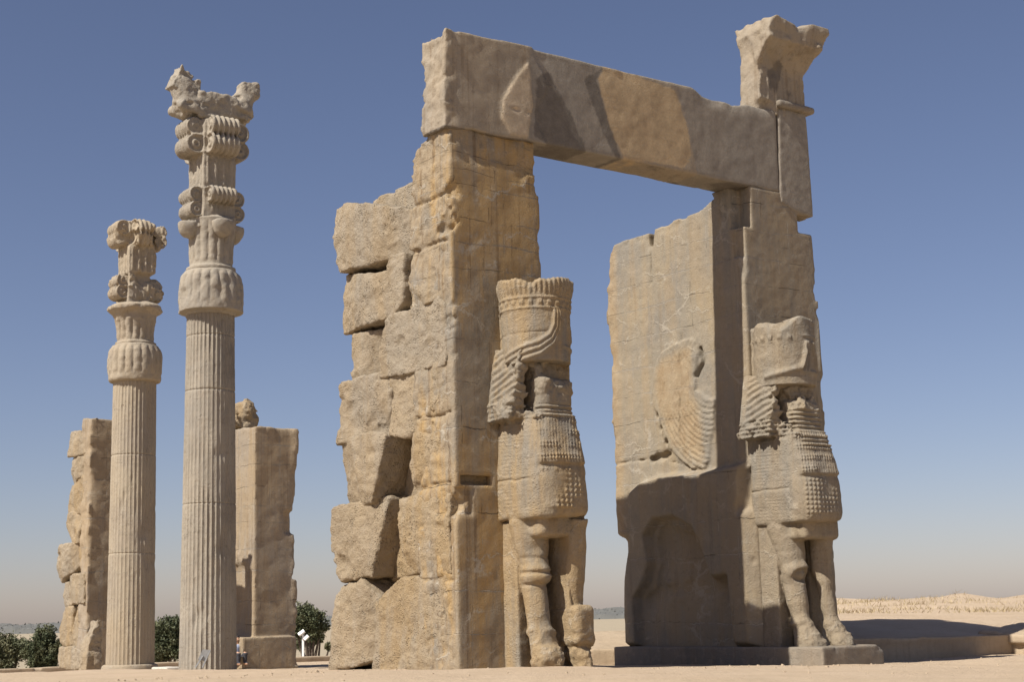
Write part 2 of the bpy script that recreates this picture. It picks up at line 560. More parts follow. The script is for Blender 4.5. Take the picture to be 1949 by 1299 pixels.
# ------------------------------------------------------------------ the near left gateway pier
OX = 0.0
pier_l = thing('gateway_pier', 'tall left gateway pier with rough blocks on its sunlit flank and a tall crowned colossus', 'gate pier', (1.0, 1.6, 0.0))
zf = [-0.6, 0.55, 1.25, 2.55, 3.0, 3.95, 4.75, 5.5, 6.1, 6.75, 7.2, 7.6, 8.2, 8.45, 8.75, 9.4]
frontP = np.array([[-0.0, -0.6], [0.0, 9.3], [0.6, 9.32], [0.72, 9.2], [1.12, 8.95], [1.2, 8.3], [1.32, 7.3], [1.25, 6.0], [1.15, 3.0], [1.1, -0.6]])


def front_slab(X, Y, Z):
    d = poly(frontP, Y[0, :, :], Z[0, :, :])[None]
    return np.maximum(d, np.abs(X-0.97)-0.97)


def front_slab_d(x, y, z):
    rough = sstep(0.22, 0.02, x)*sstep(0.05, 0.18, y)                      # the pecked outer flank
    d = (0.010+0.022*rough)*fbm(x, y, z, 2.2, 4, 1.0)+0.045*rough*fbm(x, y, z, 7, 4, 2.0, 0.75)
    n = fbm(x, y, z, 1.3, 3, 9.0)
    n5 = fbm(x, y, z, 4.5, 3, 29.0)
    chip = np.clip(n+0.5*n5-0.35, 0, 1)*0.34+0.012+0.01*n5                               # broken outer corner
    d = np.maximum(d, chip-(x+y)/1.414 - front_d(x, y, z))
    chip2 = np.clip(fbm(x, y, z, 2.6, 4, 19.0)-0.15, 0, 1)*0.22+0.01            # ragged inner edge
    d = np.maximum(d, chip2-((1.94-x)+y)/1.414-front_d(x, y, z))
    # eroded course under the lintel, and the square slot low on the face
    er = sstep(8.55, 8.8, z+0.12*n)*sstep(0.2, 0.0, y)
    d = d+er*(0.06+0.09*fbm(x, y, z, 2.6, 4, 4.0))
    er2 = sstep(8.2, 8.5, z)*sstep(1.15, 1.5, x+0.3*n)*sstep(0.3, 0, y)
    d = d+er2*0.05*np.clip(fbm(x, y, z, 3.2, 3, 6.0), -0.3, 1)
    slot = box(x, y, z, 0.12, 0.74, -0.2, 0.2, 3.03, 3.18)
    d = np.maximum(d, -slot-front_d(x, y, z))
    # corner broken away below the slot
    br = box(x, y, z, -0.2, 0.42, -0.2, 0.10, 2.45, 3.0, 0.05)+0.12*n
    d = np.maximum(d, -br-front_d(x, y, z))
    # open joints on the outer flank
    for q in (1.45, 3.05, 4.25, 5.85, 7.2, 8.05):
        d = d+0.06*bump(z-q-0.06*n, 0.025)*rough
    return d


def front_d(x, y, z):
    return np.maximum(poly(frontP, y, z), np.abs(x-0.97)-0.97)


carve('dressed_front', front_slab, (-0.15, 2.1, -0.15, 1.5, -0.4, 9.5), 0.034, M_FRONT, pier_l, front_slab_d, 0.3,
      course_attr(zf, 1.05, 2.0, lambda x, y, z: x+0.7*y))

core_top = lambda x: np.where(x > 0.95, 8.95, 7.9)


def core(X, Y, Z):
    a = box(X, Y, Z, 0.56, 1.94, 0.8, 4.00, -0.6, 7.85)
    b = box(X, Y, Z, 0.9, 1.94, 0.8, 3.98, -0.6, 8.95)
    return np.minimum(a, b)


carve('masonry_core', core, (0.2, 2.15, 0.6, 4.25, -0.5, 9.15), 0.05, M_ROUGH_GREY, pier_l,
      lambda x, y, z: 0.06*fbm(x, y, z, 1.4, 4, 12.0)+0.03*fbm(x, y, z, 6, 2, 13.0))


def flank_block(px, ax_x, out0, depth, parent, x_face, mat, seed, amp=0.07, rnd=0.09, tilt=(0.0, 0.0), h=0.034, name='stone_block', big=1.0, y_min=0.17):
    rb = np.random.default_rng(int(seed*100))
    out = out0*0.6 if out0 < 0 else out0
    rnd = rnd*0.6
    P = poly_on(px, 0, x_face, (1, 2))
    c = P.mean(0)
    ext = max(0.5, (P.max(0)-P.min(0)).max()/2)
    cuts = [(rb.uniform(-0.30, 0.30), rb.uniform(-0.30, 0.30), -rb.uniform(0.2, 0.8)) for _ in range(4)]
    cuts = [(a/ext, b_/ext, k+0.0) for a, b_, k in cuts]
    spalls = []
    for _ in range(1):
        e = rb.integers(0, len(P)); w = rb.uniform(0.15, 0.65)
        q = P[e]*(1-w)+c*w
        sr = rb.uniform(0.35, 0.65)
        spalls.append((q[0], q[1], sr, -sr+rb.uniform(0.04, 0.11)))

    def f(X, Y, Z):
        d2 = (poly(P, Y[0], Z[0])+rnd-0.05)[None]
        face = x_face+out+tilt[0]*(Y-c[0])+tilt[1]*(Z-c[1])
        dx = np.maximum(face-X, X-(x_face+depth))+rnd
        d = np.maximum(np.sqrt(np.maximum(d2, 0)**2+np.maximum(dx, 0)**2)+np.minimum(np.maximum(d2, dx), 0)-rnd, y_min-Y)
        for sy, sz_, sr, sd in spalls:         # scooped spalls
            d = smax(d, -(np.sqrt((X-(x_face+out+sd))**2+(Y-sy)**2+((Z-sz_)*1.3)**2)-sr), 0.03)
        for a, b_, k in cuts:                  # faces left where pieces split off
            n = math.sqrt(1+a*a+b_*b_)
            d = np.maximum(d, (x_face+out+k*amp*3-X+a*(Y-c[0])+b_*(Z-c[1]))/n)
        return d
    def dt(x, y, z):
        return 0.4*amp*fbm(x, y, z, 1.6*big, 3, seed)+0.045*np.abs(fbm(x, y, z*1.5, 2.6*big, 4, seed+5, 0.55))-0.012+0.034*fbm(x, y, z, 6.0*big, 4, seed+8, 0.8)
    b = (x_face+out-0.35, x_face+depth+0.15, P[:, 0].min()-0.15, P[:, 0].max()+0.15, P[:, 1].min()-0.15, P[:, 1].max()+0.15)
    return carve(name, f, b, h, mat, parent, dt, 0.3)


RG, RO = M_ROUGH_GREY, M_ROUGH
blocks = [
    ([(636, 400), (655, 390), (700, 392), (780, 400), (790, 472), (740, 490), (700, 503), (640, 514)], -0.14, RG, 0.07, (0.0, -0.05)),
    ([(641, 524), (700, 528), (742, 522), (748, 492), (772, 486), (768, 575), (748, 602), (700, 616), (646, 628)], -0.10, RG, 0.10, (0.0, 0.0)),
    ([(774, 480), (800, 498), (840, 540), (836, 566), (770, 594)], -0.02, RO, 0.06, (0.0, 0.25)),
    ([(656, 640), (722, 630), (720, 718), (658, 730)], 0.12, RG, 0.03, (0.0, 0.0)),
    ([(745, 604), (800, 588), (835, 570), (862, 600), (862, 690), (790, 706), (726, 716), (728, 668)], -0.06, RG, 0.12, (0.0, 0.0)),
    ([(654, 738), (700, 722), (740, 716), (736, 826), (690, 832), (646, 842), (650, 780)], -0.10, RG, 0.12, (0.0, 0.0)),
    ([(742, 716), (802, 702), (814, 822), (772, 828), (742, 824)], 0.02, RO, 0.12, (0.0, 0.0)),
    ([(802, 700), (866, 690), (868, 768), (808, 778)], -0.01, RO, 0.07, (0.0, 0.0)),
    ([(812, 778), (870, 770), (874, 905), (788, 944), (784, 880), (790, 830)], -0.02, RO, 0.06, (0.0, 0.0)),
    ([(648, 844), (716, 828), (740, 832), (724, 900), (712, 952), (650, 966)], -0.16, RG, 0.09, (0.0, 0.0)),
    ([(722, 836), (790, 824), (792, 944), (716, 952)], 0.50, RO, 0.05, (0.0, 0.0)),
    ([(636, 972), (690, 956), (724, 950), (708, 1094), (650, 1106), (634, 1040)], -0.10, RG, 0.08, (0.0, 0.0)),
    ([(716, 952), (774, 946), (774, 1084), (706, 1100)], 0.44, RO, 0.06, (0.0, 0.0)),
    ([(764, 956), (868, 914), (872, 1080), (796, 1098), (772, 1064)], -0.06, RO, 0.09, (0.0, 0.0)),
    ([(642, 1120), (688, 1110), (716, 1148), (722, 1250), (632, 1275), (634, 1200)], -0.06, RG, 0.09, (0.0, 0.03)),
    ([(716, 1150), (762, 1108), (872, 1092), (874, 1286), (718, 1280)], -0.05, RO, 0.11, (0.0, 0.05)),
]
for i, (px, out, mt, amp, tl) in enumerate(blocks):
    flank_block(px, 0, out, 0.85, pier_l, 0.0, mt, 3.1*i+1.7, amp, 0.06, tl)


# ------------------------------------------------------------------ the colossi
def colossus(parent, dx, mat, crown_top, seed, right):
    """a crowned bull colossus standing out of the pier: chest and forelegs to the front, hair on the flank"""
    fwd = 1.15 if right else 1.0
    xc = 1.42
    profZ = np.array([2.2, 2.6, 3.2, 3.7, 4.2, 4.5])
    profF = np.array([1.18, 1.27, 1.23, 1.09, 0.93, 0.89])*(1.12 if right else 1.0)

    def body(X, Y, Z):
        x = X-dx; f = -Y; z = Z
        fz = np.interp(z, profZ, profF)
        xl = np.interp(z, [2.2, 3.0, 4.0, 4.6], [0.86, 0.84, 0.90, 1.0])
        xr = np.interp(z, [2.2, 3.2, 4.0, 4.6], [1.97, 1.99, 1.97, 1.96])
        # trunk, its front rounded
        qx = np.maximum(xl-x, x-xr); qf = np.maximum(f-fz, -0.25-f)
        r = 0.36
        tr = np.sqrt(np.maximum(qx+r, 0)**2+np.maximum(qf+r, 0)**2)+np.minimum(np.maximum(qx, qf)+r, 0)-r
        tr = np.maximum(smax(tr, 2.42+0.05*(x-1.4)-z, 0.10), z-4.45)
        d = tr
        # belly slab above the legs, set back
        d = np.minimum(d, box(x, f, z, 0.98, 1.95, -0.25, 1.02*fwd, 2.1, 2.6, 0.10))
        # shoulders, neck and head stump
        hd = box(x, f, z, 1.0, 1.97, -0.25, 0.86, 4.2, 5.35, 0.30)
        d = smin(d, hd, 0.08)
        # beard
        bd = box(x, f, z, 1.12, 1.80, 0.2, 0.98 if not right else 1.0, 4.05 if not right else 3.75, 4.86, 0.16)
        d = smin(d, bd, 0.04)
        # hair bunch on the flank
        hw = np.interp(z, [4.0, 4.2, 4.6, 5.1, 5.4], [0.66, 0.68, 0.74, 0.82, 0.9])
        hf = np.interp(z, [4.0, 4.4, 5.2], [0.66, 0.72, 0.78])
        hq = np.maximum(np.maximum(hw-x, x-1.3), np.maximum(f-hf, -0.2-f))
        hq = np.maximum(hq, np.maximum(4.08+0.25*np.clip(f, 0, 1)*0-z, z-5.35))
        d = smin(d, hq, 0.03)
        # deep cut between hair and beard
        cut = box(x, f, z, 1.0, 1.13, 0.38, 1.2, 4.12, 4.95, 0.04)
        d = np.maximum(d, -cut)
        # back wall between and beside the legs
        d = np.minimum(d, box(x, f, z, 0.95, 1.96, -0.25, 0.22, -0.5, 2.4, 0.03))
        # left foreleg
        k = 0.07
        l = cap(x, f, z, (1.20, 0.40*fwd, 2.35), (1.20, 0.52*fwd, 1.66), 0.35, 0.25)
        l = smin(l, ell(x, f, z, (1.19, 0.60*fwd, 1.50), (0.275, 0.28, 0.25)), 0.05)
        l = smin(l, cap(x, f, z, (1.18, 0.54*fwd, 1.36), (1.17, 0.66*fwd, 0.62), 0.22, 0.185), 0.06)
        l = smin(l, cap(x, f, z, (1.17, 0.68*fwd, 0.58), (1.17, 0.86*fwd, 0.12), 0.19, 0.28), 0.05)
        l = smin(l, ell(x, f, z, (1.17, 0.69*fwd, 0.56), (0.225, 0.24, 0.11)), 0.03)
        l = np.maximum(l, -0.3-z+(-0.0))
        # the leg is not cut free: a web joins it to the wall
        l = np.minimum(l, box(x, f, z, 0.93, 1.28, 0.0, 0.40*fwd, -0.4, 2.4, 0.03))
        d = smin(d, l, 0.02)
        # right foreleg, upper half only a flat broken face
        if right:
            r2 = cap(x, f, z, (1.72, 0.88, 2.35), (1.75, 0.80, 1.55), 0.25, 0.19)
            r2 = smin(r2, cap(x, f, z, (1.75, 0.86, 1.60), (1.75, 0.86, 1.36), 0.155, 0.165), 0.03)
            r2 = smin(r2, cap(x, f, z, (1.75, 0.84, 1.4), (1.76, 0.98, 0.55), 0.15, 0.135), 0.06)
            r2 = smin(r2, cap(x, f, z, (1.76, 1.0, 0.5), (1.78, 1.22, 0.12), 0.17, 0.22), 0.06)
            r2 = np.minimum(r2, box(x, f, z, 1.64, 1.94, 0.0, 0.62, -0.4, 2.4, 0.05))
        else:
            fx = np.interp(z, [0.9, 1.4, 2.4], [0.95, 1.03, 1.16])
            ax_ = np.maximum(1.58-x, x-1.95)+0.16; af_ = np.maximum(f-fx, -0.1-f)+0.16
            r2 = np.maximum(np.sqrt(np.maximum(ax_, 0)**2+np.maximum(af_, 0)**2)+np.minimum(np.maximum(ax_, af_), 0)-0.16, np.maximum(0.95-z, z-2.4))
            r2 = np.minimum(r2, box(x, f, z, 1.60, 1.95, -0.1, 0.70, -0.4, 1.2, 0.05))
            r2 = smin(r2, box(x, f, z, 1.58, 1.98, 0.2, 1.16, 0.32, 0.98, 0.10), 0.03)
            r2 = smin(r2, ell(x, f, z, (1.78, 0.92, 0.1), (0.17, 0.26, 0.36)), 0.05)
            r2 = np.minimum(r2, cap(x, f, z, (1.62, 0.92, 0.9), (1.60, 0.90, 1.6), 0.055, 0.03))
        d = smin(d, r2, 0.02)
        return d

    def det(X, Y, z):
        x = X-dx; f = -Y
        n = fbm(X, Y, z, 2.6, 4, seed); n2 = fbm(X, Y, z, 9, 3, seed+3, 0.6)
        d = 0.009*n+0.006*n2+0.05*np.clip(np.abs(fbm(X, Y, z, 1.7, 3, seed+31))-0.33, 0, 1)
        front = sstep(0.72, 0.92, f)
        side = sstep(1.15, 0.98, x)
        # eroded face
        fc = sstep(4.72, 4.84, z)*sstep(5.4, 5.25, z)*sstep(0.45, 0.7, f)
        d = d+fc*(0.07+0.17*fbm(X, Y, z, 3.6, 4, seed+7, 0.6))*sstep(1.93, 1.80, x)
        bdz = sstep(4.45, 4.62, z)*sstep(4.9, 4.75, z)*sstep(0.6, 0.75, f)
        d = d+bdz*0.10*fbm(X, Y, z, 4.2, 4, seed+11, 0.6)
        # beard curls below
        low = 4.62 if right else 4.36
        bc = sstep(low, low-0.05, z)*sstep(3.72 if right else 4.05, 3.85 if right else 4.12, z)*sstep(0.7, 0.85, f)*sstep(1.0, 1.1, x)
        d = d-bc*0.022*np.sin(2*np.pi*z/(0.075 if not right else 0.088))
        # rows of chest locks: paired bands with small teeth
        s = x*0.9+f*0.6
        ch = sstep(1.86, 1.80, x)*sstep(3.28, 3.34, z)*sstep(4.22, 4.12, z)*sstep(0.92, 1.0, x+0.22*(f-0.9))*sstep(0.42, 0.58, f-0.25*(3.9-z))
        d = d-ch*0.065
        ph = (z-3.36+0.10*(x-1.42)**2)/0.215
        fr = ph-np.floor(ph)
        rows = bump(fr-0.22, 0.09)+bump(fr-0.48, 0.09)
        we = sstep(-0.5, 0.1, fbm(X, Y, z, 2.8, 3, seed+25))
        d = d-ch*we*rows*(0.012+0.020*(np.sin(2*np.pi*s/0.058) > -0.1))
        d = d-ch*0.006*np.sin(2*np.pi*s/0.058)
        # pointed curls in a grid below the chest apron
        gx = np.abs(((s/0.088) % 1)-0.5); gz = np.abs(((z/0.088) % 1)-0.5)
        lim = 1.58+0.12*np.sin(z*7)
        gr = sstep(2.50, 2.54, z)*sstep(3.27, 3.22, z)*sstep(0.94, 1.0, x+0.2*(f-1.0))*sstep(lim+0.1, lim-0.1, x)*sstep(0.74, 0.88, f)
        d = d-gr*we*0.040*np.clip(1.0-np.maximum(gx, gz)/0.42, 0, 1)
        # feather lines along the flank
        fl = side*sstep(2.45, 2.5, z)*sstep(4.2, 4.0, z)*sstep(1.05, 0.85, f)
        d = d+fl*0.0045*np.sin(2*np.pi*(z+0.03*f)/0.062)*(0.4+0.6*sstep(-0.2, 0.2, n))
        d = d+fl*0.03*bump(z-3.08-0.03*n, 0.014)
        # locks of the hair bunch
        hr = side*sstep(4.30, 4.45, z)*sstep(5.4, 5.3, z)*sstep(-0.05, 0.1, f)
        ph = (z-0.40*f+0.03*n)/0.14
        er = sstep(-0.35, 0.25, fbm(X, Y, z, 2.4, 3, seed+21))
        d = d-hr*0.020*np.sin(2*np.pi*ph)*er+hr*(1-er)*0.03*n2-hr*0.06*np.clip(fbm(X, Y, z, 4.5, 3, seed+23), -1, 0.3)*sstep(0.45, 0.7, f)
        cr = sstep(1.2, 1.0, x)*sstep(4.0, 4.1, z)*sstep(4.46, 4.36, z)
        d = d-cr*(0.018*np.sin(2*np.pi*z/0.085)+0.014*np.sin(2*np.pi*f/0.07))*er+cr*0.06*n2+cr*0.05*n
        # knee ridges, split hoof, broken toes
        kn = sstep(0.95, 1.2, z)*sstep(1.9, 1.7, z)*sstep(0.4, 0.6, f)*sstep(1.5, 1.35, x)
        d = d+kn*(0.0 if right else 1.0)*(0.05*bump(z-1.53, 0.035)+0.03*bump(z-1.78, 0.03)+0.03*bump(z-1.33, 0.03))
        if right:
            br = ell(x, f, z, (1.2, 0.78, 1.46), (0.14, 0.14, 0.1)); d = np.maximum(d, np.minimum(-br*1.0-0.0, 0.08))if False else d+0.10*np.exp(-np.clip(br, 0, 9)**2/0.003)*sstep(0.6, 0.7, f)
        hf = sstep(0.62, 0.5, z)*sstep(0.55, 0.7, f)
        d = d+hf*(0.03*fbm(X, Y, z, 5, 3, seed+17, 0.6)+0.02*n2)
        d = d+0.16*sstep(0.85, 1.0, f)*sstep(0.62, 0.46, z)*sstep(0.30, 0.42, z)*sstep(1.5, 1.4, x)*(0.0 if right else 1.0)
        return d

    b = (dx+0.5, dx+2.15, -1.75, 0.12, -0.3, 5.45)
    o = carve('colossus', body, b, 0.0185, mat, parent, det, 0.2)
    # the crown: a round hat with ridged horns, a rosette band and a ragged top
    cx, cf = dx+1.39, 0.50
    ct = crown_top

    def crown(X, Y, Z):
        f = -Y
        r = 0.585+0.03*(Z-5.1)/1.3+0.05*sstep(ct-0.45, ct-0.1, Z)*(0 if right else 1)
        d = np.sqrt((X-cx)**2+((f-cf)*1.02)**2)-r
        d = np.maximum(d, np.maximum(5.06-Z, Z-ct))
        d = np.minimum(d, np.maximum(np.maximum(np.abs(X-cx)-0.40, np.maximum(f-cf, -0.2-f)), np.maximum(5.06-Z, Z-ct+0.1)))
        return d

    def cdet(X, Y, z):
        f = -Y
        th = np.arctan2(-(X-cx), f-cf)
        n = fbm(X, Y, z, 2.8, 4, seed+2); n2 = fbm(X, Y, z, 10, 3, seed+6)
        d = 0.012*n+0.007*n2
        rt = (ct-0.08+0.10*fbm(np.cos(th)*1.0, np.sin(th)*1.0, z*0, 2.2, 3, seed+4)
              -(0.16*bump(th-0.75, 0.2) if not right else 0.22*bump(th-0.75, 0.5)+0.12*sstep(0.2, 1.4, th)))
        d = np.maximum(d, z-rt)
        if not right:
            tp = sstep(ct-0.34, ct-0.30, z)
            d = d+tp*0.012*np.sin(th*46)
            bz = z-(ct-0.47)
            d = d-0.022*bump(np.abs(bz)-0.09, 0.02)
            d = d-0.030*bump(bz, 0.05)*(np.cos(th*24) > 0.1)
            P = np.array([[0.10, ct-0.62], [0.13, ct-0.85], [0.26, ct-1.02], [0.55, ct-1.14], [1.0, ct-1.22], [1.7, ct-1.36]])
            for q, dz in enumerate((0.0, -0.105, -0.21)):
                Pq = P.copy(); Pq[:, 1] += dz*np.array([0.0, 0.35, 0.7, 1, 1, 1]); Pq[:, 0] -= np.array([0.10, 0.10, 0.06, 0, 0, 0])*q*0.9
                d = d-0.05*bump(pline(Pq, th*0.62/0.62, z), 0.038)
            P2 = np.array([[-0.42, ct-0.60], [-0.55, ct-0.85], [-0.72, ct-1.1]])
            for q in (0.0, -0.11):
                Pq = P2.copy(); Pq[:, 0] += q
                d = d-0.035*bump(pline(Pq, th, z), 0.03)
            d = d-0.03*bump(z-(ct-1.20)+0.06*np.abs(th+0.3), 0.025)*sstep(-0.15, -0.3, th)
            d = d+0.015*bump(z-(ct-0.98)+0.02*n, 0.012)*sstep(0.2, 0.4, th)
        else:
            d = d+sstep(0.95, 1.1, th)*sstep(5.6, 5.8, z)*0.02
            P = np.array([[0.10, ct-0.72], [0.16, ct-0.95], [0.34, ct-1.06], [0.8, ct-1.12], [1.5, ct-1.20]])
            d = d-0.055*bump(pline(P, th, z), 0.06)
            for a0, a1 in ((0.10, 0.26), (0.0, 0.08), (-0.1, -0.05), (-0.42, -0.58), (-0.52, -0.72)):
                Pq = np.array([[a0*0.6, ct-0.55], [a0, ct-0.75], [a1, ct-1.06]])
                d = d-0.05*bump(pline(Pq, th, z), 0.035)
            d = d-0.035*bump(z-(ct-1.12), 0.04)*sstep(0.4, 0.2, th)
            d = d-0.02*bump(z-(ct-0.42), 0.025)*sstep(0.25, 0.1, th)
            d = d-0.03*(np.cos(th*20) > 0.2)*bump(z-(ct-0.45), 0.05)*sstep(0.3, 0.5, th)
        return d

    carve('crown', crown, (dx+0.68, dx+2.12, -1.25, 0.1, 5.0, ct+0.15), 0.0165, mat, o, cdet, 0.25)
    return o


colossus(pier_l, 0.0, M_STATUE, 6.52, 31.0, False)

# ------------------------------------------------------------------ the near right gateway pier
BX, BD = 7.0, 4.14
pier_r = thing('gateway_pier', 'tall right gateway pier with a carved wing on its sunlit inner face', 'gate pier', (8.0, 1.6, -0.25))
jambP = poly_on([(1160, 486), (1168, 466), (1200, 452), (1234, 441), (1236, 464), (1240, 464), (1241, 438), (1280, 420), (1330, 402), (1358, 378)], 0, BX, (1, 2))
jambP = np.concatenate([np.array([[4.0, -0.6], [4.02, 2.35], [4.16, 2.45], [4.14, 4.0], [4.16, 6.5], [4.2, 7.4]]), jambP,
                        np.array([[0.84, 9.22], [0.0, 9.22], [0.0, -0.6]])])
wingP = poly_on([(1246, 700), (1262, 672), (1296, 650), (1326, 646), (1330, 672), (1326, 744), (1362, 762), (1362, 800), (1352, 870), (1344, 898), (1318, 890), (1300, 880), (1276, 852), (1262, 822), (1248, 780), (1243, 740)], 0, BX, (1, 2))
rumpP = poly_on([(1203, 958), (1206, 936), (1226, 916), (1262, 904), (1348, 896), (1420, 880), (1440, 1010), (1450, 1232), (1405, 1232), (1392, 1100), (1362, 1105), (1344, 1050), (1326, 1008), (1292, 988), (1256, 994), (1240, 1022), (1250, 1070), (1240, 1110), (1222, 1140), (1226, 1232), (1194, 1232), (1192, 1110), (1206, 1040)], 0, BX, (1, 2))
zr = [-0.6, 0.6, 1.9, 2.55, 3.5, 4.1, 4.75, 5.35, 5.95, 6.6, 7.2, 7.75, 8.3, 8.9, 9.4]


def pier_body(X, Y, Z):
    d2 = poly(jambP, Y[0], Z[0])[None]
    xr = np.interp(Z, [0, 3, 5.5, 7.0, 8.8], [9.14, 9.12, 9.12, 9.06, 9.04])
    d = np.maximum(d2, np.maximum(BX-X, X-xr))
    # broken front corners at the top, stepped
    d = np.maximum(d, -box(X, Y, Z, 6.5, 7.28, -0.5, 0.34, 8.35, 9.6))
    d = np.maximum(d, -box(X, Y, Z, 6.5, 7.08, -0.5, 0.26, 7.75, 8.6))
    d = np.maximum(d, -box(X, Y, Z, 8.62, 9.6, -0.5, 0.5, 8.42, 8.80))
    d = np.maximum(d, -box(X, Y, Z, 9.0, 9.6, -0.5, 3, 7.0, 7.35))
    return d


def pier_body_d(x, y, z):
    n = fbm(x, y, z, 1.4, 3, 41.0)
    top = sstep(7.6, 8.3, z)
    fr = 1-0.6*sstep(0.06, 0.0, y)
    d = fr*(0.010*fbm(x, y, z, 2.3, 4, 42.0)+0.006*fbm(x, y, z, 9, 2, 43.0))
    out = sstep(8.95, 9.05, x)
    d = d+out*0.07*fbm(x, y, z, 1.8, 3, 44.0)
    d = d+0.06*sstep(3.7, 4.1, y)*fbm(x, y, z, 1.5, 4, 46.0)
    jam = sstep(7.2, 7.05, x)*sstep(0.0, 0.04, y)
    # wing in low relief with feathers
    w = poly(wingP, y, z)
    wr = sstep(0.015, -0.025, w+0.05*fbm(x, y, z, 4, 3, 56.0))*jam
    d = d-0.05*wr
    wc = on(1352, 700, 0, BX)
    ra = np.hypot((y-wc[1])*1.0, (z-wc[2])*0.78)
    fe = ra/0.088+0.35*np.sin((y-wc[1])*1.5)
    fe = fe-np.floor(fe)
    d = d+wr*(0.034*bump(fe-0.5, 0.14)*(0.45+0.55*sstep(5.1, 4.7, z))-0.008+0.014*fbm(x, y, z, 4, 3, 58.0))*(0.35+0.65*sstep(-0.4, 0.2, fbm(x, y, z, 1.6, 2, 59.0)))
    # slot, hole and crack
    P = poly_on([(1333, 664), (1338, 690), (1326, 716)], 0, BX, (1, 2))
    d = d+0.2*sstep(0.055, 0.02, pline(P, y, z))*jam
    P = poly_on([(1240, 874), (1262, 868), (1276, 864)], 0, BX, (1, 2))
    d = d+0.22*sstep(0.10, 0.02, pline(P, y, z)+0.08*fbm(x, y, z, 5, 2, 3.3))*jam
    P = poly_on([(1160, 888), (1200, 878), (1245, 874), (1290, 882), (1312, 890)], 0, BX, (1, 2))
    d = d+0.07*bump(pline(P, y, z)+0.04*fbm(x, y, z, 4, 2, 8.3), 0.022)*jam
    P = poly_on([(1296, 640), (1298, 740), (1297, 800), (1298, 860)], 0, BX, (1, 2))
    d = d+0.06*bump(pline(P, y, z)+0.015*n, 0.018)*jam
    P = poly_on([(1236, 464), (1240, 540)], 0, BX, (1, 2))
    d = d+0.05*bump(pline(P, y, z), 0.018)*jam
    for cx_, cy_ in ((1259, 816), (1270, 842), (1252, 792)):
        q = on(cx_, cy_, 0, BX)
        d = d+0.12*bump(np.hypot(y-q[1], z-q[2]), 0.05)*jam
    # the bull's rump, belly and hind legs
    r = poly(rumpP, y, z)
    rr = sstep(0.03, -0.10, r)*jam
    d = d-0.20*rr
    un = jam*sstep(0.0, 0.22, r-0.04+0.16*fbm(x, y, z, 1.7, 3, 48.0))*sstep(3.1, 2.6, z)*sstep(0.3, 0.5, y)*sstep(3.7, 3.4, y)
    d = d+un*(0.16+0.22*fbm(x, y, z, 1.6, 4, 49.0)+0.20*bump(z-2.15, 0.18)+0.10*bump(z-1.25, 0.12))*sstep(0.6, 1.5, z)
    # lower back edge broken
    d = d+0.10*sstep(3.6, 4.0, y)*sstep(2.5, 2.3, z)
    # ragged top of the wall
    d = d+0.10*sstep(-0.25, 0.0, poly(jambP, y, z))*sstep(0.9, 1.3, y)*top*np.clip(fbm(x*0.3, y, z, 1.9, 3, 52.0)+0.2, 0, 1)
    chip = np.clip(n-0.22, 0, 1)*0.35
    base = np.maximum(poly(jambP, y, z), np.maximum(BX-x, x-9.1))
    d = np.maximum(d, chip-((x-BX)+y)/1.414-base)
    chip = np.clip(fbm(x, y, z, 1.7, 3, 55.0)-0.12, 0, 1)*0.3
    d = np.maximum(d, chip-((9.08-x)+y)/1.414-base)
    return d


def jamb_warm(x, y, z):
    return 0.8*sstep(0.1, -0.3, poly(wingP, y, z))*sstep(1.0, 1.6, y)+0.75*sstep(3.5, 4.1, y)


carve('pier_masonry', pier_body, (6.78, 9.3, -0.15, 4.4, -0.5, 9.4), 0.034, M_JAMB, pier_r, pier_body_d, 0.3,
      dict(course_attr(zr, 1.3, 5.0, lambda x, y, z: y+0.8*x), warm=jamb_warm))
colossus(pier_r, 6.09, M_STATUE2, 6.42, 61.0, True)
carve('plinth', lambda X, Y, Z: box(X, Y, Z, 6.76, 8.42, -1.72, 4.12, -0.7, 0.14, 0.015), (6.6, 8.6, -1.85, 4.25, -0.6, 0.3), 0.03, M_PLINTH, pier_r,
      lambda x, y, z: 0.008*fbm(x, y, z, 2, 4, 71.0)+np.clip(fbm(x, y, z, 2.5, 3, 72.0)-0.2, 0, 1)*0.12*sstep(0.0, 0.12, z)*sstep(-1.3, -1.7, y))

# ------------------------------------------------------------------ lintel
lin = thing('lintel', 'long stone lintel beam spanning the doorway between the two piers, patched grey and ochre', 'lintel', (4.0, 0.36, 9.24))
linP = poly_on([(848, 58), (1002, 89), (1152, 126), (1315, 165), (1336, 180), (1366, 184), (1398, 196), (1432, 194), (1470, 208), (1477, 212), (1484, 366), (1416, 352), (1210, 308), (1002, 266), (930, 254), (900, 244), (846, 243)], 1, 0.0, (0, 2))
pp = {
    'p_grey': poly_on([(1005, 80), (1160, 120), (1140, 150), (1155, 240), (1185, 310), (1000, 272), (1012, 200)], 1, 0, (0, 2)),
    'p_dark': poly_on([(1020, 150), (1045, 135), (1060, 170), (1085, 215), (1120, 300), (1075, 290), (1015, 260)], 1, 0, (0, 2)),
    'p_ochre': poly_on([(1150, 128), (1215, 145), (1285, 172), (1305, 230), (1318, 298), (1298, 322), (1262, 312), (1188, 304), (1160, 240), (1138, 150)], 1, 0, (0, 2)),
    'p_pale': poly_on([(955, 190), (985, 140), (1004, 120), (1012, 200), (1002, 262), (970, 258), (952, 225)], 1, 0, (0, 2)),
}
p_dark2 = poly_on([(1150, 128), (1136, 152), (1170, 262), (1186, 310), (1176, 304), (1150, 260), (1110, 150)], 1, 0, (0, 2))
p_grey2 = poly_on([(1290, 172), (1315, 165), (1480, 210), (1490, 366), (1330, 340), (1318, 290)], 1, 0, (0, 2))
lin_attr = {k: (lambda x, y, z, P=P: poly(P, x, z)) for k, P in pp.items()}
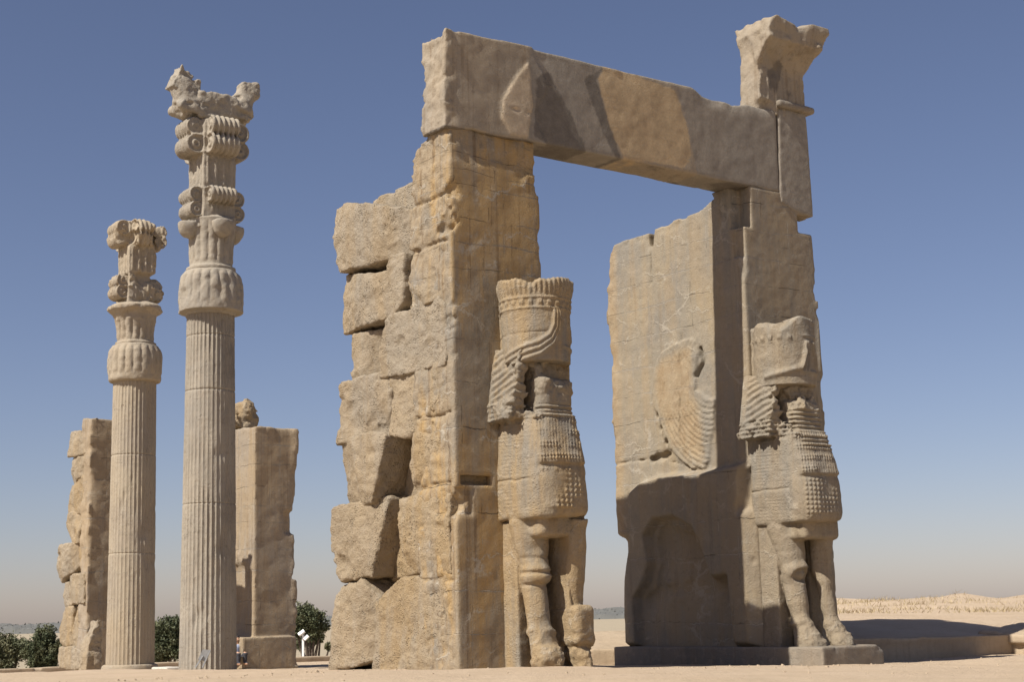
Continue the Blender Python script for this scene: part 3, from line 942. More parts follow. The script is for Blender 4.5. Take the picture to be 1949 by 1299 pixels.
lin_attr['p_grey'] = lambda x, y, z: np.minimum(poly(pp['p_grey'], x, z), poly(p_grey2, x, z))
lin_attr['p_dark'] = lambda x, y, z: np.minimum(np.minimum(poly(pp['p_dark'], x, z), poly(p_dark2, x, z)),
                                               -sstep(9.30, 9.20, z)*(0.25*fbm(x, y, z, 0.8, 3, 21.0)-0.02)+0.25*sstep(9.2, 9.3, z))


def lintel_f(X, Y, Z):
    d2 = poly(linP, X[:, 0, :], Z[:, 0, :])[:, None, :]
    return np.maximum(d2, np.maximum(-Y, Y-0.74))


def lintel_d(x, y, z):
    n = fbm(x, y, z, 1.5, 3, 81.0)
    d = 0.010*fbm(x, y, z, 2.4, 4, 82.0)
    end = sstep(0.2, 0.02, x)
    d = d+end*np.maximum(-0.02, 0.05*fbm(x, y, z, 2.0, 4, 83.0)+0.04*fbm(x, y, z, 7, 4, 84.0, 0.7)+0.05*sstep(0.3, 0.7, y)*n)
    top = sstep(-0.3, 0.0, poly(linP, x, z))*sstep(10.2, 10.6, z)
    d = d+top*(0.02*np.clip(fbm(x, y, z, 2.4, 3, 85.0), -0.2, 1)+0.07*sstep(5.9, 6.3, x)*np.clip(n+0.2, 0, 1))
    # the thick fill over the left bearing stands proud of the worn beam
    pa = poly(pp['p_pale'], x, z)
    d = d-0.03*sstep(0.02, -0.02, pa)*sstep(0.2, 0.0, y)
    d = d-0.025*sstep(2.05, 2.0, x-0.15*np.sin(z*5))*sstep(0.2, 0, y)
    d = d+0.05*bump(z-9.75-0.02*n, 0.02)*(bump(x-1.42, 0.08)+0.8*bump(x-1.72, 0.04))*sstep(0.2, 0, y)
    return d


carve('beam', lintel_f, (-0.2, 8.4, -0.15, 0.9, 8.95, 11.25), 0.034, M_LINTEL, lin, lintel_d, 0.25, lin_attr)

cblk = thing('corner_block', 'upright grey block ending the lintel on the right, with a rounded ledge on top', 'stone block', (8.6, 0.4, 8.8))
cbP = poly_on([(1480, 206), (1533, 214), (1540, 300), (1547, 414), (1512, 402), (1486, 385), (1484, 366)], 1, 0.0, (0, 2))
carve('block', lambda X, Y, Z: np.maximum(poly(cbP, X[:, 0, :], Z[:, 0, :])[:, None, :], np.maximum(-0.02-Y, Y-0.85)), (7.9, 9.3, -0.15, 1.0, 8.6, 11.2), 0.03, M_LINTEL, cblk,
      lambda x, y, z: 0.004*fbm(x, y, z, 2.2, 4, 91.0)+0.003*fbm(x, y, z, 9, 2, 92.0)+0.04*np.clip(fbm(x, y, z, 1.8, 3, 93.0)-0.2, 0, 1), 0.2,
      {'p_grey': lambda x, y, z: -0.5+0*x, 'p_dark': lambda x, y, z: 1+0*x, 'p_ochre': lambda x, y, z: 1+0*x, 'p_pale': lambda x, y, z: 1+0*x})
carve('rounded_ledge', lambda X, Y, Z: box(X, Y, Z, 8.14, 9.22, -0.13, 0.88, 11.0, 11.16, 0.07), (8.0, 9.4, -0.3, 1.0, 10.9, 11.3), 0.025, M_PLINTH, cblk,
      lambda x, y, z: 0.02*fbm(x, y, z, 3, 4, 95.0))

# ------------------------------------------------------------------ cornice fragment on top
def cornice(X, Y, Z):
    t = np.clip((Z-11.80)/0.52, 0, 1)
    fl = 0.22*t**1.9
    fr = 0.42*t**1.9
    xl = np.interp(Z, [10.7, 11.6, 12.2, 12.5, 12.8], [7.66, 7.70, 7.66, 7.64, 7.76])
    d = np.maximum(np.maximum(xl-X, X-(9.03+fl)), np.maximum(-fr-Y, Y-0.52))
    d = np.maximum(d, np.maximum(10.86-Z, Z-(12.72-0.02*(X-7.6))))
    d = np.maximum(d, 0.22-0.6*(Z-12.0)*0+(-(X-7.0))*0-1.0)
    return d


def cornice_d(x, y, z):
    n = fbm(x, y, z, 1.8, 4, 101.0)
    d = 0.03*n+0.012*fbm(x, y, z, 8, 3, 102.0)
    d = d+sstep(7.85, 7.6, x)*0.06*fbm(x, y, z, 2.2, 3, 103.0)
    top = sstep(12.45, 12.7, z)
    d = d+top*(0.12*np.clip(fbm(x, y, z, 2.0, 3, 104.0), -0.3, 1)-0.05)
    # drooping leaf lumps under the flare
    lf = sstep(11.8, 12.0, z)*sstep(12.45, 12.35, z)*sstep(0.1, -0.02, y)
    d = d-lf*0.08*np.clip(np.sin(2*np.pi*(x-7.6)/0.46), -0.3, 1)*np.clip(0.7+fbm(x, y, z, 3, 3, 105.0), 0, 1.3)
    er = sstep(11.4, 11.7, z)*sstep(12.4, 12.2, z)*sstep(0.15, 0, y)*sstep(7.65, 7.8, x)*sstep(8.7, 8.4, x)
    d = d+er*0.06*fbm(x, y, z, 3.4, 4, 106.0)
    # flutes at the foot
    fo = sstep(11.75, 11.6, z)*sstep(0.15, 0.0, y)
    d = d-fo*0.03*np.clip(np.cos(2*np.pi*(x-7.72)/0.22)-0.55, 0, 1)*2.0
    d = d+0.15*sstep(11.15, 11.0, z)*sstep(8.15, 7.9, x)*sstep(7.6, 7.7, x)*sstep(0.2, 0, y)
    return d


tag(carve('cornice_fragment', cornice, (7.1, 10.0, -0.75, 0.75, 10.75, 13.3), 0.025, M_LINTEL, None, cornice_d, 0.25,
          {'p_grey': lambda x, y, z: 1+0*x, 'p_dark': lambda x, y, z: np.hypot((x-8.25)*0.9, z-11.85)-0.42+0.35*fbm(x, y, z, 1.8, 3, 107.0), 'p_ochre': lambda x, y, z: 1+0*x, 'p_pale': lambda x, y, z: 1+0*x}, None, (8.3, 0.25, 10.9)),
    'tall broken cornice fragment with flaring top standing on the right end of the lintel', 'cornice')


# ------------------------------------------------------------------ columns
def shaft(name, cx, cy, z0, z1, r0, r1, mat, parent, seed, joints, flutes=36, wear=0.5):
    na, nz = flutes*10, 150
    a = np.linspace(0, 2*np.pi, na, endpoint=False)
    z = np.unique(np.concatenate([np.linspace(z0, z1, nz)]+[[j-0.03, j-0.012, j, j+0.012, j+0.03] for j in joints]))
    A, Zm = np.meshgrid(a, z, indexing='ij')
    r = r0+(r1-r0)*(Zm-z0)/(z1-z0)
    ca, sa = np.cos(A), np.sin(A)
    n = fbm(ca*1.0+0*Zm, sa*1.0+0*Zm, Zm, 0.7, 3, seed)
    fl = np.abs(np.sin(A*flutes/2))
    keep = sstep(0.45, -0.05, n)*(1-wear)+(1-wear*0.6)*0.5
    r = r-0.045*np.sqrt(np.maximum(1e-4, 1-np.clip(fl*1.08, 0, 1)**2))*0
    r = r-0.036*(fl**0.7)*np.clip(keep*1.3, 0.12, 1.0)
    r = r-0.02*np.clip(n-0.3, 0, 1)
    r = r+0.006*fbm(ca, sa, Zm, 4, 3, seed+2)
    for j in joints:
        r = r-0.022*bump(Zm-j-0.02*n*0, 0.014)
    r = r-0.10*np.clip(fbm(ca*1.3, sa*1.3, Zm, 1.1, 3, seed+9)-0.42, 0, 1)
    V = np.stack([cx+r*ca, cy+r*sa, Zm], -1).reshape(-1, 3)
    nz = len(z)
    i, j = np.meshgrid(np.arange(na), np.arange(nz-1), indexing='ij')
    p = i*nz+j; q = ((i+1) % na)*nz+j
    Q = np.stack([p.ravel(), q.ravel(), (q+1).ravel(), (p+1).ravel()], 1)
    c0 = len(V); c1 = c0+1
    V = np.concatenate([V, [[cx, cy, z[0]], [cx, cy, z[-1]]]])
    ii = np.arange(na); jj = (ii+1) % na
    Q = np.concatenate([Q, np.stack([jj*nz, ii*nz, np.full(na, c0), np.full(na, c0)], 1)[:, [0, 1, 2, 2]] if False else np.stack([jj*nz, ii*nz, np.full(na, c0), jj*nz], 1)[:0], ])
    return link_mesh(name, V[:-2], Q, mat, parent)


def radial(cx, cy, prof, b, h, mat, parent, name, seed, lobes=0, lobe_amp=0.0, zr=(0, 0), amp=0.02, extra=None):
    P = np.array(prof)
    def f(X, Y, Z):
        r = np.sqrt((X-cx)**2+(Y-cy)**2)
        rr = np.interp(Z, P[:, 1], P[:, 0])
        return np.maximum((r-rr)*0.85, np.maximum(P[0, 1]-Z, Z-P[-1, 1]))
    def dt(x, y, z):
        th = np.arctan2(y-cy, x-cx)
        d = amp*fbm(x, y, z, 2.2, 4, seed)+amp*0.5*fbm(x, y, z, 8, 2, seed+1)
        if lobes:
            d = d-lobe_amp*(np.abs(np.cos(th*lobes/2))**0.6-0.5)*sstep(zr[0], zr[0]+0.15, z)*sstep(zr[1], zr[1]-0.12, z)
        if extra: d = d+extra(x, y, z, th)
        return d
    return carve(name, f, b, h, mat, parent, dt, 0.25)


TX, TY = 4.44, 18.46
tall = thing('column', 'tall fluted column topped by volutes and a broken double bull capital', 'column', (TX, TY, -0.4))
shaft('shaft', TX, TY, -0.85, 9.5, 0.785, 0.665, M_COL, tall, 111.0, (4.05, 7.2, 8.75), wear=0.45)
bell_chip = lambda x, y, z, th: 0.10*np.clip(fbm(x, y, z, 1.6, 3, 120.0)-0.15, 0, 1)
radial(TX, TY, [(0.70, 9.35), (0.72, 9.42), (0.90, 9.44), (0.90, 9.62), (0.875, 10.2), (0.82, 10.45), (0.72, 10.62), (0.6, 10.66)],
       (TX-1.05, TX+1.05, TY-1.05, TY+1.05, 9.25, 10.8), 0.028, M_COL, tall, 'bell_capital', 112.0, 20, 0.05, (9.62, 10.62), 0.02, bell_chip)
radial(TX, TY, [(0.66, 10.60), (0.70, 10.63), (0.70, 10.72), (0.60, 10.76), (0.585, 11.0), (0.60, 11.5), (0.66, 11.9), (0.70, 12.1), (0.5, 12.2)],
       (TX-0.95, TX+0.95, TY-0.95, TY+0.95, 10.5, 12.3), 0.028, M_COL, tall, 'palm_capital', 113.0, 16, 0.05, (10.8, 12.0), 0.02)


def petals(X, Y, Z, cx, cy, z0, rad, size):
    d = np.full(np.broadcast(X, Y, Z).shape, 9.0)
    for a in (180, 0, 270, 90):
        px, py = cx+rad*math.cos(math.radians(a)), cy+rad*math.sin(math.radians(a))
        d = np.minimum(d, smax(ell(X, Y, Z, (px, py, z0+0.12), (size*1.15, size*1.15, size*1.5)), Z-z0-0.16, 0.05))
    return d


def roll_set(X, Y, Z, cx, cy, half, rz, rad, ln, skip=()):
    """paired scrolls on the four sides of a square pier"""
    d = np.full(np.broadcast(X, Y, Z).shape, 9.0)
    for zc in rz:
        for s in (-1, 1):
            if ('x', s, zc) not in skip:
                d = np.minimum(d, cyl(X, Z, Y, cx+s*(half+rad*0.75), zc, cy-ln, cy+ln, rad, 0.03))
                d = np.minimum(d, box(X, Y, Z, min(cx, cx+s*(half+rad*0.75)), max(cx, cx+s*(half+rad*0.75)), cy-ln, cy+ln, zc-rad*0.95, zc+rad*0.95, 0.02))
            if ('y', s, zc) not in skip:
                d = np.minimum(d, cyl(Y, Z, X, cy+s*(half+rad*0.75), zc, cx-ln, cx+ln, rad, 0.03))
                d = np.minimum(d, box(X, Y, Z, cx-ln, cx+ln, min(cy, cy+s*(half+rad*0.75)), max(cy, cy+s*(half+rad*0.75)), zc-rad*0.95, zc+rad*0.95, 0.02))
    return d


def roll_detail(x, y, z, cx, cy, half, rz, rad, ln):
    d = 0
    for zc in rz:
        on_x = sstep(half+0.02, half+0.08, np.abs(x-cx))*sstep(rad*1.2, rad*0.9, np.abs(z-zc))*(np.abs(y-cy) < ln+0.1)
        on_y = sstep(half+0.02, half+0.08, np.abs(y-cy))*sstep(rad*1.2, rad*0.9, np.abs(z-zc))*(np.abs(x-cx) < ln+0.1)
        endx = sstep(ln-0.05, ln-0.01, np.abs(y-cy)); endy = sstep(ln-0.05, ln-0.01, np.abs(x-cx))
        q = np.hypot(np.abs(x-cx)-(half+rad*0.75), z-zc); d = d+on_x*endx*0.035*np.cos(2*np.pi*q/(rad*0.62))
        q = np.hypot(np.abs(y-cy)-(half+rad*0.75), z-zc); d = d+on_y*endy*0.035*np.cos(2*np.pi*q/(rad*0.62))
        d = d+on_x*(1-endx)*0.030*np.cos(2*np.pi*(y-cy)/(ln/2.6))+on_y*(1-endy)*0.030*np.cos(2*np.pi*(x-cx)/(ln/2.6))
    return d


TZ = (12.33, 12.76, 14.22, 14.74)


def tall_vol(X, Y, Z):
    x, y, z = X, Y, Z
    d = box(x, y, z, TX-0.50, TX+0.50, TY-0.50, TY+0.50, 11.95, 15.05, 0.03)
    d = np.minimum(d, roll_set(x, y, z, TX, TY, 0.46, TZ[:2], 0.225, 0.36, (('y', -1, TZ[0]),)))
    d = np.minimum(d, roll_set(x, y, z, TX, TY, 0.46, TZ[2:], 0.29, 0.40))
    d = np.minimum(d, petals(x, y, z, TX, TY, 11.84, 0.66, 0.30))
    d = np.minimum(d, cyl(x, y, z, TX, TY, 11.8, 12.1, 0.68, 0.05))
    return d


def tall_vol_d(x, y, z):
    d = 0.018*fbm(x, y, z, 2.4, 4, 131.0)+0.010*fbm(x, y, z, 9, 2, 132.0)
    d = d+roll_detail(x, y, z, TX, TY, 0.46, TZ[:2], 0.225, 0.36)+roll_detail(x, y, z, TX, TY, 0.46, TZ[2:], 0.29, 0.40)
    mid = sstep(13.02, 13.1, z)*sstep(13.9, 13.82, z)
    d = d+mid*0.035*(np.cos(2*np.pi*(x-TX)/0.25)*(np.abs(y-TY) > 0.42)*(np.abs(x-TX) < 0.4)+np.cos(2*np.pi*(y-TY)/0.25)*(np.abs(x-TX) > 0.42)*(np.abs(y-TY) < 0.4))
    d = d+0.14*np.clip(fbm(x, y, z, 1.5, 3, 133.0)-0.28, 0, 1)
    return d


carve('volute_block', tall_vol, (TX-1.2, TX+1.2, TY-1.2, TY+1.2, 11.4, 15.2), 0.028, M_COL, tall, tall_vol_d, 0.25)


def bulls(X, Y, Z):
    x = X-TX; y = Y-TY; z = Z
    d = box(x, y, z, -0.62, 0.62, -0.42, 0.42, 15.0, 15.84, 0.10)                  # saddle block
    for s in (-1, 1):
        d = smin(d, ell(x, y, z, (s*0.80, 0, 15.42), (0.44, 0.44, 0.46)), 0.08)    # chest
        d = smin(d, cap(x, y, z, (s*0.70, -0.30, 15.30), (s*1.08, -0.26, 15.28), 0.17, 0.15), 0.04)   # folded forelegs
        d = smin(d, cap(x, y, z, (s*0.70, 0.30, 15.30), (s*1.08, 0.26, 15.28), 0.17, 0.15), 0.04)
        d = smin(d, cap(x, y, z, (s*0.55, -0.34, 15.22), (s*0.9, -0.32, 15.20), 0.12, 0.12), 0.03)
    d = smin(d, cap(x, y, z, (-0.80, 0, 15.6), (-1.00, 0.0, 16.05), 0.40, 0.33), 0.05)        # left neck, head gone
    a = math.radians(24)
    u = (x+1.02)*math.cos(a)-(z-16.05)*math.sin(a); w = (x+1.02)*math.sin(a)+(z-16.05)*math.cos(a)
    d = smin(d, box(u, y, w, -0.25, 0.27, -0.24, 0.24, -0.3, 0.42, 0.03), 0.03)
    d = np.minimum(d, box(x, y, z, -0.86, -0.50, -0.25, 0.25, 15.8, 16.18, 0.04))
    d = smin(d, cap(x, y, z, (0.80, 0, 15.6), (1.12, 0.0, 16.05), 0.36, 0.28), 0.05)         # right neck, shorter
    d = smin(d, box(x, y, z, 0.86, 1.42, -0.24, 0.24, 15.92, 16.44, 0.08), 0.03)
    return d


carve('bull_capital', bulls, (TX-1.75, TX+1.75, TY-0.75, TY+0.75, 14.85, 16.95), 0.028, M_COL, tall,
      lambda x, y, z: 0.06*fbm(x, y, z, 2.4, 4, 141.0)+0.03*fbm(x, y, z, 8, 3, 142.0, 0.7)+0.20*np.clip(np.abs(fbm(x, y, z, 1.9, 3, 143.0))-0.2, 0, 1), 0.3)

SX, SY = 6.00, 27.34
short = thing('column', 'shorter fluted column with an eroded capital and no bull on top', 'column', (SX, SY, -0.65))
radial(SX, SY, [(0.86, -0.80), (0.86, -0.72), (0.89, -0.66), (0.90, -0.56), (0.87, -0.46), (0.80, -0.42), (0.6, -0.40)], (SX-1.1, SX+1.1, SY-1.1, SY+1.1, -0.85, -0.3), 0.03, M_COL2, short, 'torus_base', 150.0, amp=0.012)
shaft('shaft', SX, SY, -0.45, 8.95, 0.77, 0.70, M_COL2, short, 151.0, (3.1, 6.3), wear=0.75)
radial(SX, SY, [(0.7, 8.72), (0.82, 8.74), (0.86, 8.82), (0.86, 9.0), (0.86, 9.5), (0.83, 9.75), (0.74, 9.95), (0.6, 10.0)],
       (SX-1.05, SX+1.05, SY-1.05, SY+1.05, 8.6, 10.15), 0.03, M_COL2, short, 'bell_capital', 152.0, 20, 0.055, (8.95, 9.95), 0.02)
radial(SX, SY, [(0.64, 9.94), (0.66, 9.98), (0.66, 10.06), (0.58, 10.1), (0.57, 10.4), (0.62, 10.75), (0.74, 11.0), (0.92, 11.15), (0.92, 11.25), (0.75, 11.35), (0.5, 11.42)],
       (SX-1.1, SX+1.1, SY-1.1, SY+1.1, 9.85, 11.55), 0.03, M_COL2, short, 'palm_capital', 153.0, 16, 0.06, (10.1, 10.9), 0.03,
       lambda x, y, z, th: 0.10*np.clip(fbm(x, y, z, 2.4, 3, 154.0), -0.2, 1)*sstep(10.8, 11.0, z))
SZ = (11.72, 12.1, 13.55, 13.88)


def short_vol(x, y, z):
    d = box(x, y, z, SX-0.48, SX+0.48, SY-0.48, SY+0.48, 11.2, 14.12, 0.03)
    d = np.minimum(d, roll_set(x, y, z, SX, SY, 0.44, SZ[:2], 0.235, 0.36, (('y', -1, SZ[1]), ('y', -1, SZ[0]))))
    d = np.minimum(d, roll_set(x, y, z, SX, SY, 0.44, SZ[2:], 0.265, 0.40))
    return d


def short_vol_d(x, y, z):
    d = 0.035*fbm(x, y, z, 2.6, 4, 161.0)+0.015*fbm(x, y, z, 9, 2, 162.0)
    d = d+roll_detail(x, y, z, SX, SY, 0.44, SZ[:2], 0.235, 0.36)*0.8+roll_detail(x, y, z, SX, SY, 0.44, SZ[2:], 0.265, 0.40)*0.8
    mid = sstep(12.4, 12.5, z)*sstep(13.25, 13.15, z)
    d = d+mid*0.035*(np.cos(2*np.pi*(x-SX)/0.24)*(np.abs(y-SY) > 0.40)*(np.abs(x-SX) < 0.38)+np.cos(2*np.pi*(y-SY)/0.24)*(np.abs(x-SX) > 0.40)*(np.abs(y-SY) < 0.38))
    d = d+0.28*np.clip(fbm(x, y, z, 1.7, 3, 163.0)-0.12, 0, 1)*(sstep(13.2, 13.5, z)+sstep(12.45, 12.3, z))
    return d


carve('volute_block', short_vol, (SX-1.15, SX+1.15, SY-1.15, SY+1.15, 11.1, 14.25), 0.03, M_COL2, short, short_vol_d, 0.3)

# ------------------------------------------------------------------ the far gateway
FY = 30.0
far_r = thing('gateway_pier', 'far pier right of the columns, flat dark front and pale narrow inner face', 'gate pier', (12.6, FY+2, -0.6))
frz = [-0.8, 0.7, 1.6, 2.6, 3.4, 4.4, 5.0, 5.7, 6.5, 7.2, 7.9, 8.6]


def far_right(X, Y, Z):
    xr = np.interp(Z, [-0.6, 2.28, 2.32, 3.0, 4.2, 4.8, 5.4, 7.8], [13.52, 13.56, 13.30, 13.45, 13.45, 13.4, 13.5, 13.58])
    d = np.maximum(np.maximum(11.8-X, X-xr), np.maximum(FY-Y, Y-(FY+3.6)))
    d = np.maximum(d, np.maximum(-0.9-Z, Z-7.86-0.04*(Y-FY)))
    d = np.minimum(d, box(X, Y, Z, 11.2, 13.45, FY-0.28, FY+3.7, -0.9, 0.28, 0.03))
    return d


def far_right_d(x, y, z):
    d = 0.02*fbm(x, y, z, 1.8, 4, 171.0)+sstep(13.2, 13.5, x)*0.10*fbm(x, y, z, 1.5, 3, 172.0)
    d = d+sstep(7.6, 7.85, z)*0.06*fbm(x, y, z, 2.4, 3, 173.0)
    jam = sstep(12.0, 11.85, x)*sstep(0.05, 0.2, y-FY)
    d = d+jam*sstep(3.0, 2.6, z)*sstep(0.15, 0.6, y-FY)*sstep(0.3, 0.5, z)*0.28*(0.9+0.2*fbm(x, y, z, 1.5, 2, 174.0))
    d = d-jam*sstep(2.55, 2.75, z)*sstep(3.5, 3.2, z)*0.12*np.clip(fbm(x, y, z, 2.2, 3, 175.0)+0.4, 0, 1)
    d = d+0.25*box_soft(x, 13.05, 13.6, z, 4.0, 4.75)*sstep(0.4, 0.0, y-FY)
    return d


def box_soft(a, a0, a1, b, b0, b1):
    return sstep(a0-0.1, a0+0.1, a)*sstep(a1+0.1, a1-0.1, a)*sstep(b0-0.1, b0+0.1, b)*sstep(b1+0.1, b1-0.1, b)


carve('masonry', far_right, (11.0, 13.9, FY-0.5, FY+3.9, -0.9, 8.2), 0.055, M_FAR, far_r, far_right_d, 0.4, course_attr(frz, 1.2, 7.0, lambda x, y, z: x+0.8*y))
bp = on(466, 790, 1, FY+1.9)
carve('broken_capital', lambda X, Y, Z: smin(ell(X, Y, Z, (bp[0], bp[1], bp[2]+0.12), (0.52, 0.5, 0.42)), box(X, Y, Z, bp[0]-0.6, bp[0]+0.38, bp[1]-0.42, bp[1]+0.42, bp[2]-0.6, bp[2]+0.0, 0.1), 0.1),
      (bp[0]-1.1, bp[0]+1.0, bp[1]-0.9, bp[1]+0.9, bp[2]-0.7, bp[2]+0.9), 0.04, M_ROUGH, far_r,
      lambda x, y, z: 0.14*fbm(x, y, z, 2.6, 4, 181.0, 0.6)+0.1*np.abs(vnoise(x*4, y*4, z*4)), 0.4)

far_l = thing('gateway_pier', 'far left pier with stacked blocks on its left flank, partly behind the shorter column', 'gate pier', (6.4, FY+1.5, -0.5))
FX = 5.56


def far_left(X, Y, Z):
    d = np.maximum(np.maximum(FX-X, X-(FX+1.95)), np.maximum(FY-Y, Y-(FY+0.7)))
    d = np.maximum(d, np.maximum(-0.9-Z, Z-7.85))
    e = box(X, Y, Z, FX+0.35, FX+1.9, FY+0.5, FY+2.1, -0.9, 7.1)
    return np.minimum(d, e)


carve('masonry', far_left, (FX-0.2, FX+2.1, FY-0.2, FY+2.4, -0.9, 8.1), 0.05, M_FAR, far_l,
      lambda x, y, z: 0.03*fbm(x, y, z, 1.8, 4, 191.0)+0.06*sstep(FX+0.15, FX, x)*fbm(x, y, z, 2.5, 3, 192.0)+0.08*sstep(7.5, 7.8, z)*fbm(x, y, z, 2.0, 3, 193.0)
      +np.clip(fbm(x, y, z, 1.5, 3, 194.0)-0.2, 0, 1)*0.3*sstep(0.3, 0.0, (x-FX)+(y-FY)), 0.3, course_attr(frz, 1.2, 8.0, lambda x, y, z: x+0.8*y))
fb = [
    ([(130, 826), (142, 822), (165, 826), (164, 862), (130, 868)], 0.0, RG),
    ([(130, 872), (164, 870), (162, 900), (128, 926)], 0.0, RG),
    ([(128, 930), (160, 905), (162, 975), (126, 978)], 0.05, RO),
    ([(126, 980), (148, 978), (148, 1032), (122, 1036)], -0.02, RO),
    ([(148, 978), (168, 972), (166, 1030), (148, 1034)], 0.12, RO),
    ([(118, 1040), (146, 1034), (143, 1078), (112, 1108), (112, 1060)], -0.12, RG),
    ([(144, 1036), (166, 1034), (164, 1090), (144, 1094)], 0.10, RO),
    ([(128, 1100), (140, 1094), (164, 1094), (166, 1146), (136, 1150)], -0.10, RG),
    ([(114, 1112), (126, 1110), (136, 1150), (114, 1160)], 0.05, RG),
    ([(114, 1162), (136, 1156), (134, 1230), (112, 1234)], 0.0, RO),
    ([(136, 1158), (166, 1152), (164, 1240), (134, 1232)], 0.05, RO),
    ([(112, 1236), (140, 1234), (164, 1246), (164, 1275), (112, 1270)], -0.12, RG),
]
for i, (px, out, mt) in enumerate(fb):
    flank_block(px, 0, out, 0.8, far_l, FX, mt, 2.3*i+61.0, 0.10, 0.06, h=0.05, y_min=FY+0.12)

# upright broken stone before the far left pier
q = on(178, 1286, 2, -0.42)
q = CAM+ray(168, 1286)*44.0
bsx, bsy, bsz = q


def stub(X, Y, Z):
    t = np.clip((Z-bsz)/1.6, 0, 1)
    x = X-bsx-0.18*t; y = Y-bsy
    w = np.interp(Z-bsz, [-0.3, 0.3, 0.7, 1.1, 1.50], [0.18, 0.20, 0.24, 0.16, 0.03])
    d = np.maximum(np.maximum(np.abs(x)-w, np.abs(y)-0.28), np.maximum(bsz-0.4-Z, Z-bsz-1.50))
    return d


tag(carve('broken_stone', stub, (bsx-0.7, bsx+0.9, bsy-0.6, bsy+0.6, bsz-0.35, bsz+1.7), 0.035, M_ROUGH_GREY, None,
          lambda x, y, z: 0.06*fbm(x, y, z, 2.4, 4, 201.0)+0.03*fbm(x, y, z, 8, 2, 202.0)+0.1*sstep(bsz+0.9, bsz+1.4, z)*np.abs(fbm(x, y, z, 3.5, 2, 203.0)), 0.3, None, None, (bsx, bsy, bsz)),
    'upright jagged broken stone standing on the ground left of the shorter column', 'stone')


# ------------------------------------------------------------------ right-hand earth bank with its mud-plastered front, stump and grass
def bank_z(X, Y):
    mk = sstep(-1.5, 1.5, X-(9.6+1.02*np.clip(Y-3.0, 0, 60)))
    z = 0.16-0.012*(X-10)+0.13*np.clip(Y-0.4, 0, 3.0)+0.022*np.clip(Y-3.4, 0, 5)
    z = z+0.06*sstep(8.3, 8.6, Y+0.05*np.sin(X))
    k = sstep(9, 30, Y)
    z = z+0.02*np.clip(Y-8.4, 0, 40)
    cr = sstep(12, 26, Y)*(0.06+0.016*np.clip(X-22, 0, 40))
    z = z-0.013*np.clip(Y-9, 0, 40)+cr*(1.0+0.8*fbm(X, Y, X*0, 0.35, 3, 211.0))+cr*0.35*fbm(X, Y, X*0, 1.1, 3, 212.0)
    z = z+0.03*fbm(X, Y, X*0, 0.9, 3, 213.0)
    return mk*z+(1-mk)*(ground_z(X, Y)-0.35)-6*sstep(38, 52, Y)


heightfield('earth_bank', np.concatenate([np.arange(9.3, 40, 0.22), np.linspace(41, 140, 30)]), np.concatenate([np.arange(0.42, 46, 0.25), np.linspace(47, 62, 10)]), bank_z, M_SAND)
carve('retaining_wall', lambda X, Y, Z: np.maximum(np.maximum(9.25-X, X-18.5), np.maximum(np.maximum(0.34-Y, Y-0.9), np.maximum(-0.9-Z, Z-(0.17-0.012*(X-10))))), (9.1, 18.7, 0.15, 1.05, -0.9, 0.35), 0.04, M_MUD, None,
      lambda x, y, z: 0.02*fbm(x, y, z, 1.3, 4, 221.0)-0.03*sstep(0.0, 0.15, z), 0.25, None, None, (13.5, 0.5, -0.5))
bpy.data.objects['retaining_wall']['label'] = 'low mud plastered wall in shade running right from the right pier'
bpy.data.objects['retaining_wall']['category'] = 'low wall'


def stump(X, Y, Z):
    q0 = 15.05
    top = 0.10+0.10*np.clip(X-15.0, 0, 1.5)
    a = np.maximum(np.maximum(q0-X, X-18.6), np.maximum(-1.6-Y, Y-0.55))
    lip = np.maximum(np.maximum(q0-0.14-X, X-18.6), np.maximum(-1.6-Y, Y-1.1))
    a = np.maximum(a, np.maximum(-1.0-Z, Z-top+0.05))
    lip = np.maximum(lip, np.maximum(top-0.16-Z, Z-top-0.05*(Y+1.6)))
    return np.minimum(a, lip)


tag(carve('mudbrick_stump', stump, (14.6, 18.8, -1.8, 1.3, -0.95, 0.75), 0.04, M_MUD, None,
          lambda x, y, z: 0.05*fbm(x, y, z, 1.6, 4, 231.0)+0.015*fbm(x, y, z, 7, 2, 232.0), 0.3, None, None, (16.5, -0.5, -0.6)),
    'sunlit plastered stump of wall with an overhanging rounded lip at the right edge', 'wall stump')

ang = math.radians(-38)


def inner_wall(X, Y, Z):
    x = (X-7.35)*math.cos(ang)+(Y-5.35)*math.sin(ang); y = -(X-7.35)*math.sin(ang)+(Y-5.35)*math.cos(ang)
    top = 0.06+0.10*np.clip(y, 0, 4)
    return np.maximum(np.maximum(-1.6-x, x-2.2), np.maximum(np.maximum(-y, y-3.4), np.maximum(-0.9-Z, Z-top)))


tag(carve('mudbrick_wall', inner_wall, (5.4, 11.6, 3.6, 9.6, -0.8, 0.6), 0.05, M_MUD, None,
          lambda x, y, z: 0.025*fbm(x, y, z, 1.6, 4, 241.0), 0.3, None, None, (7.8, 6.2, -0.4)),
    'low sunlit mudbrick wall seen through the doorway beside the right pier', 'low wall')

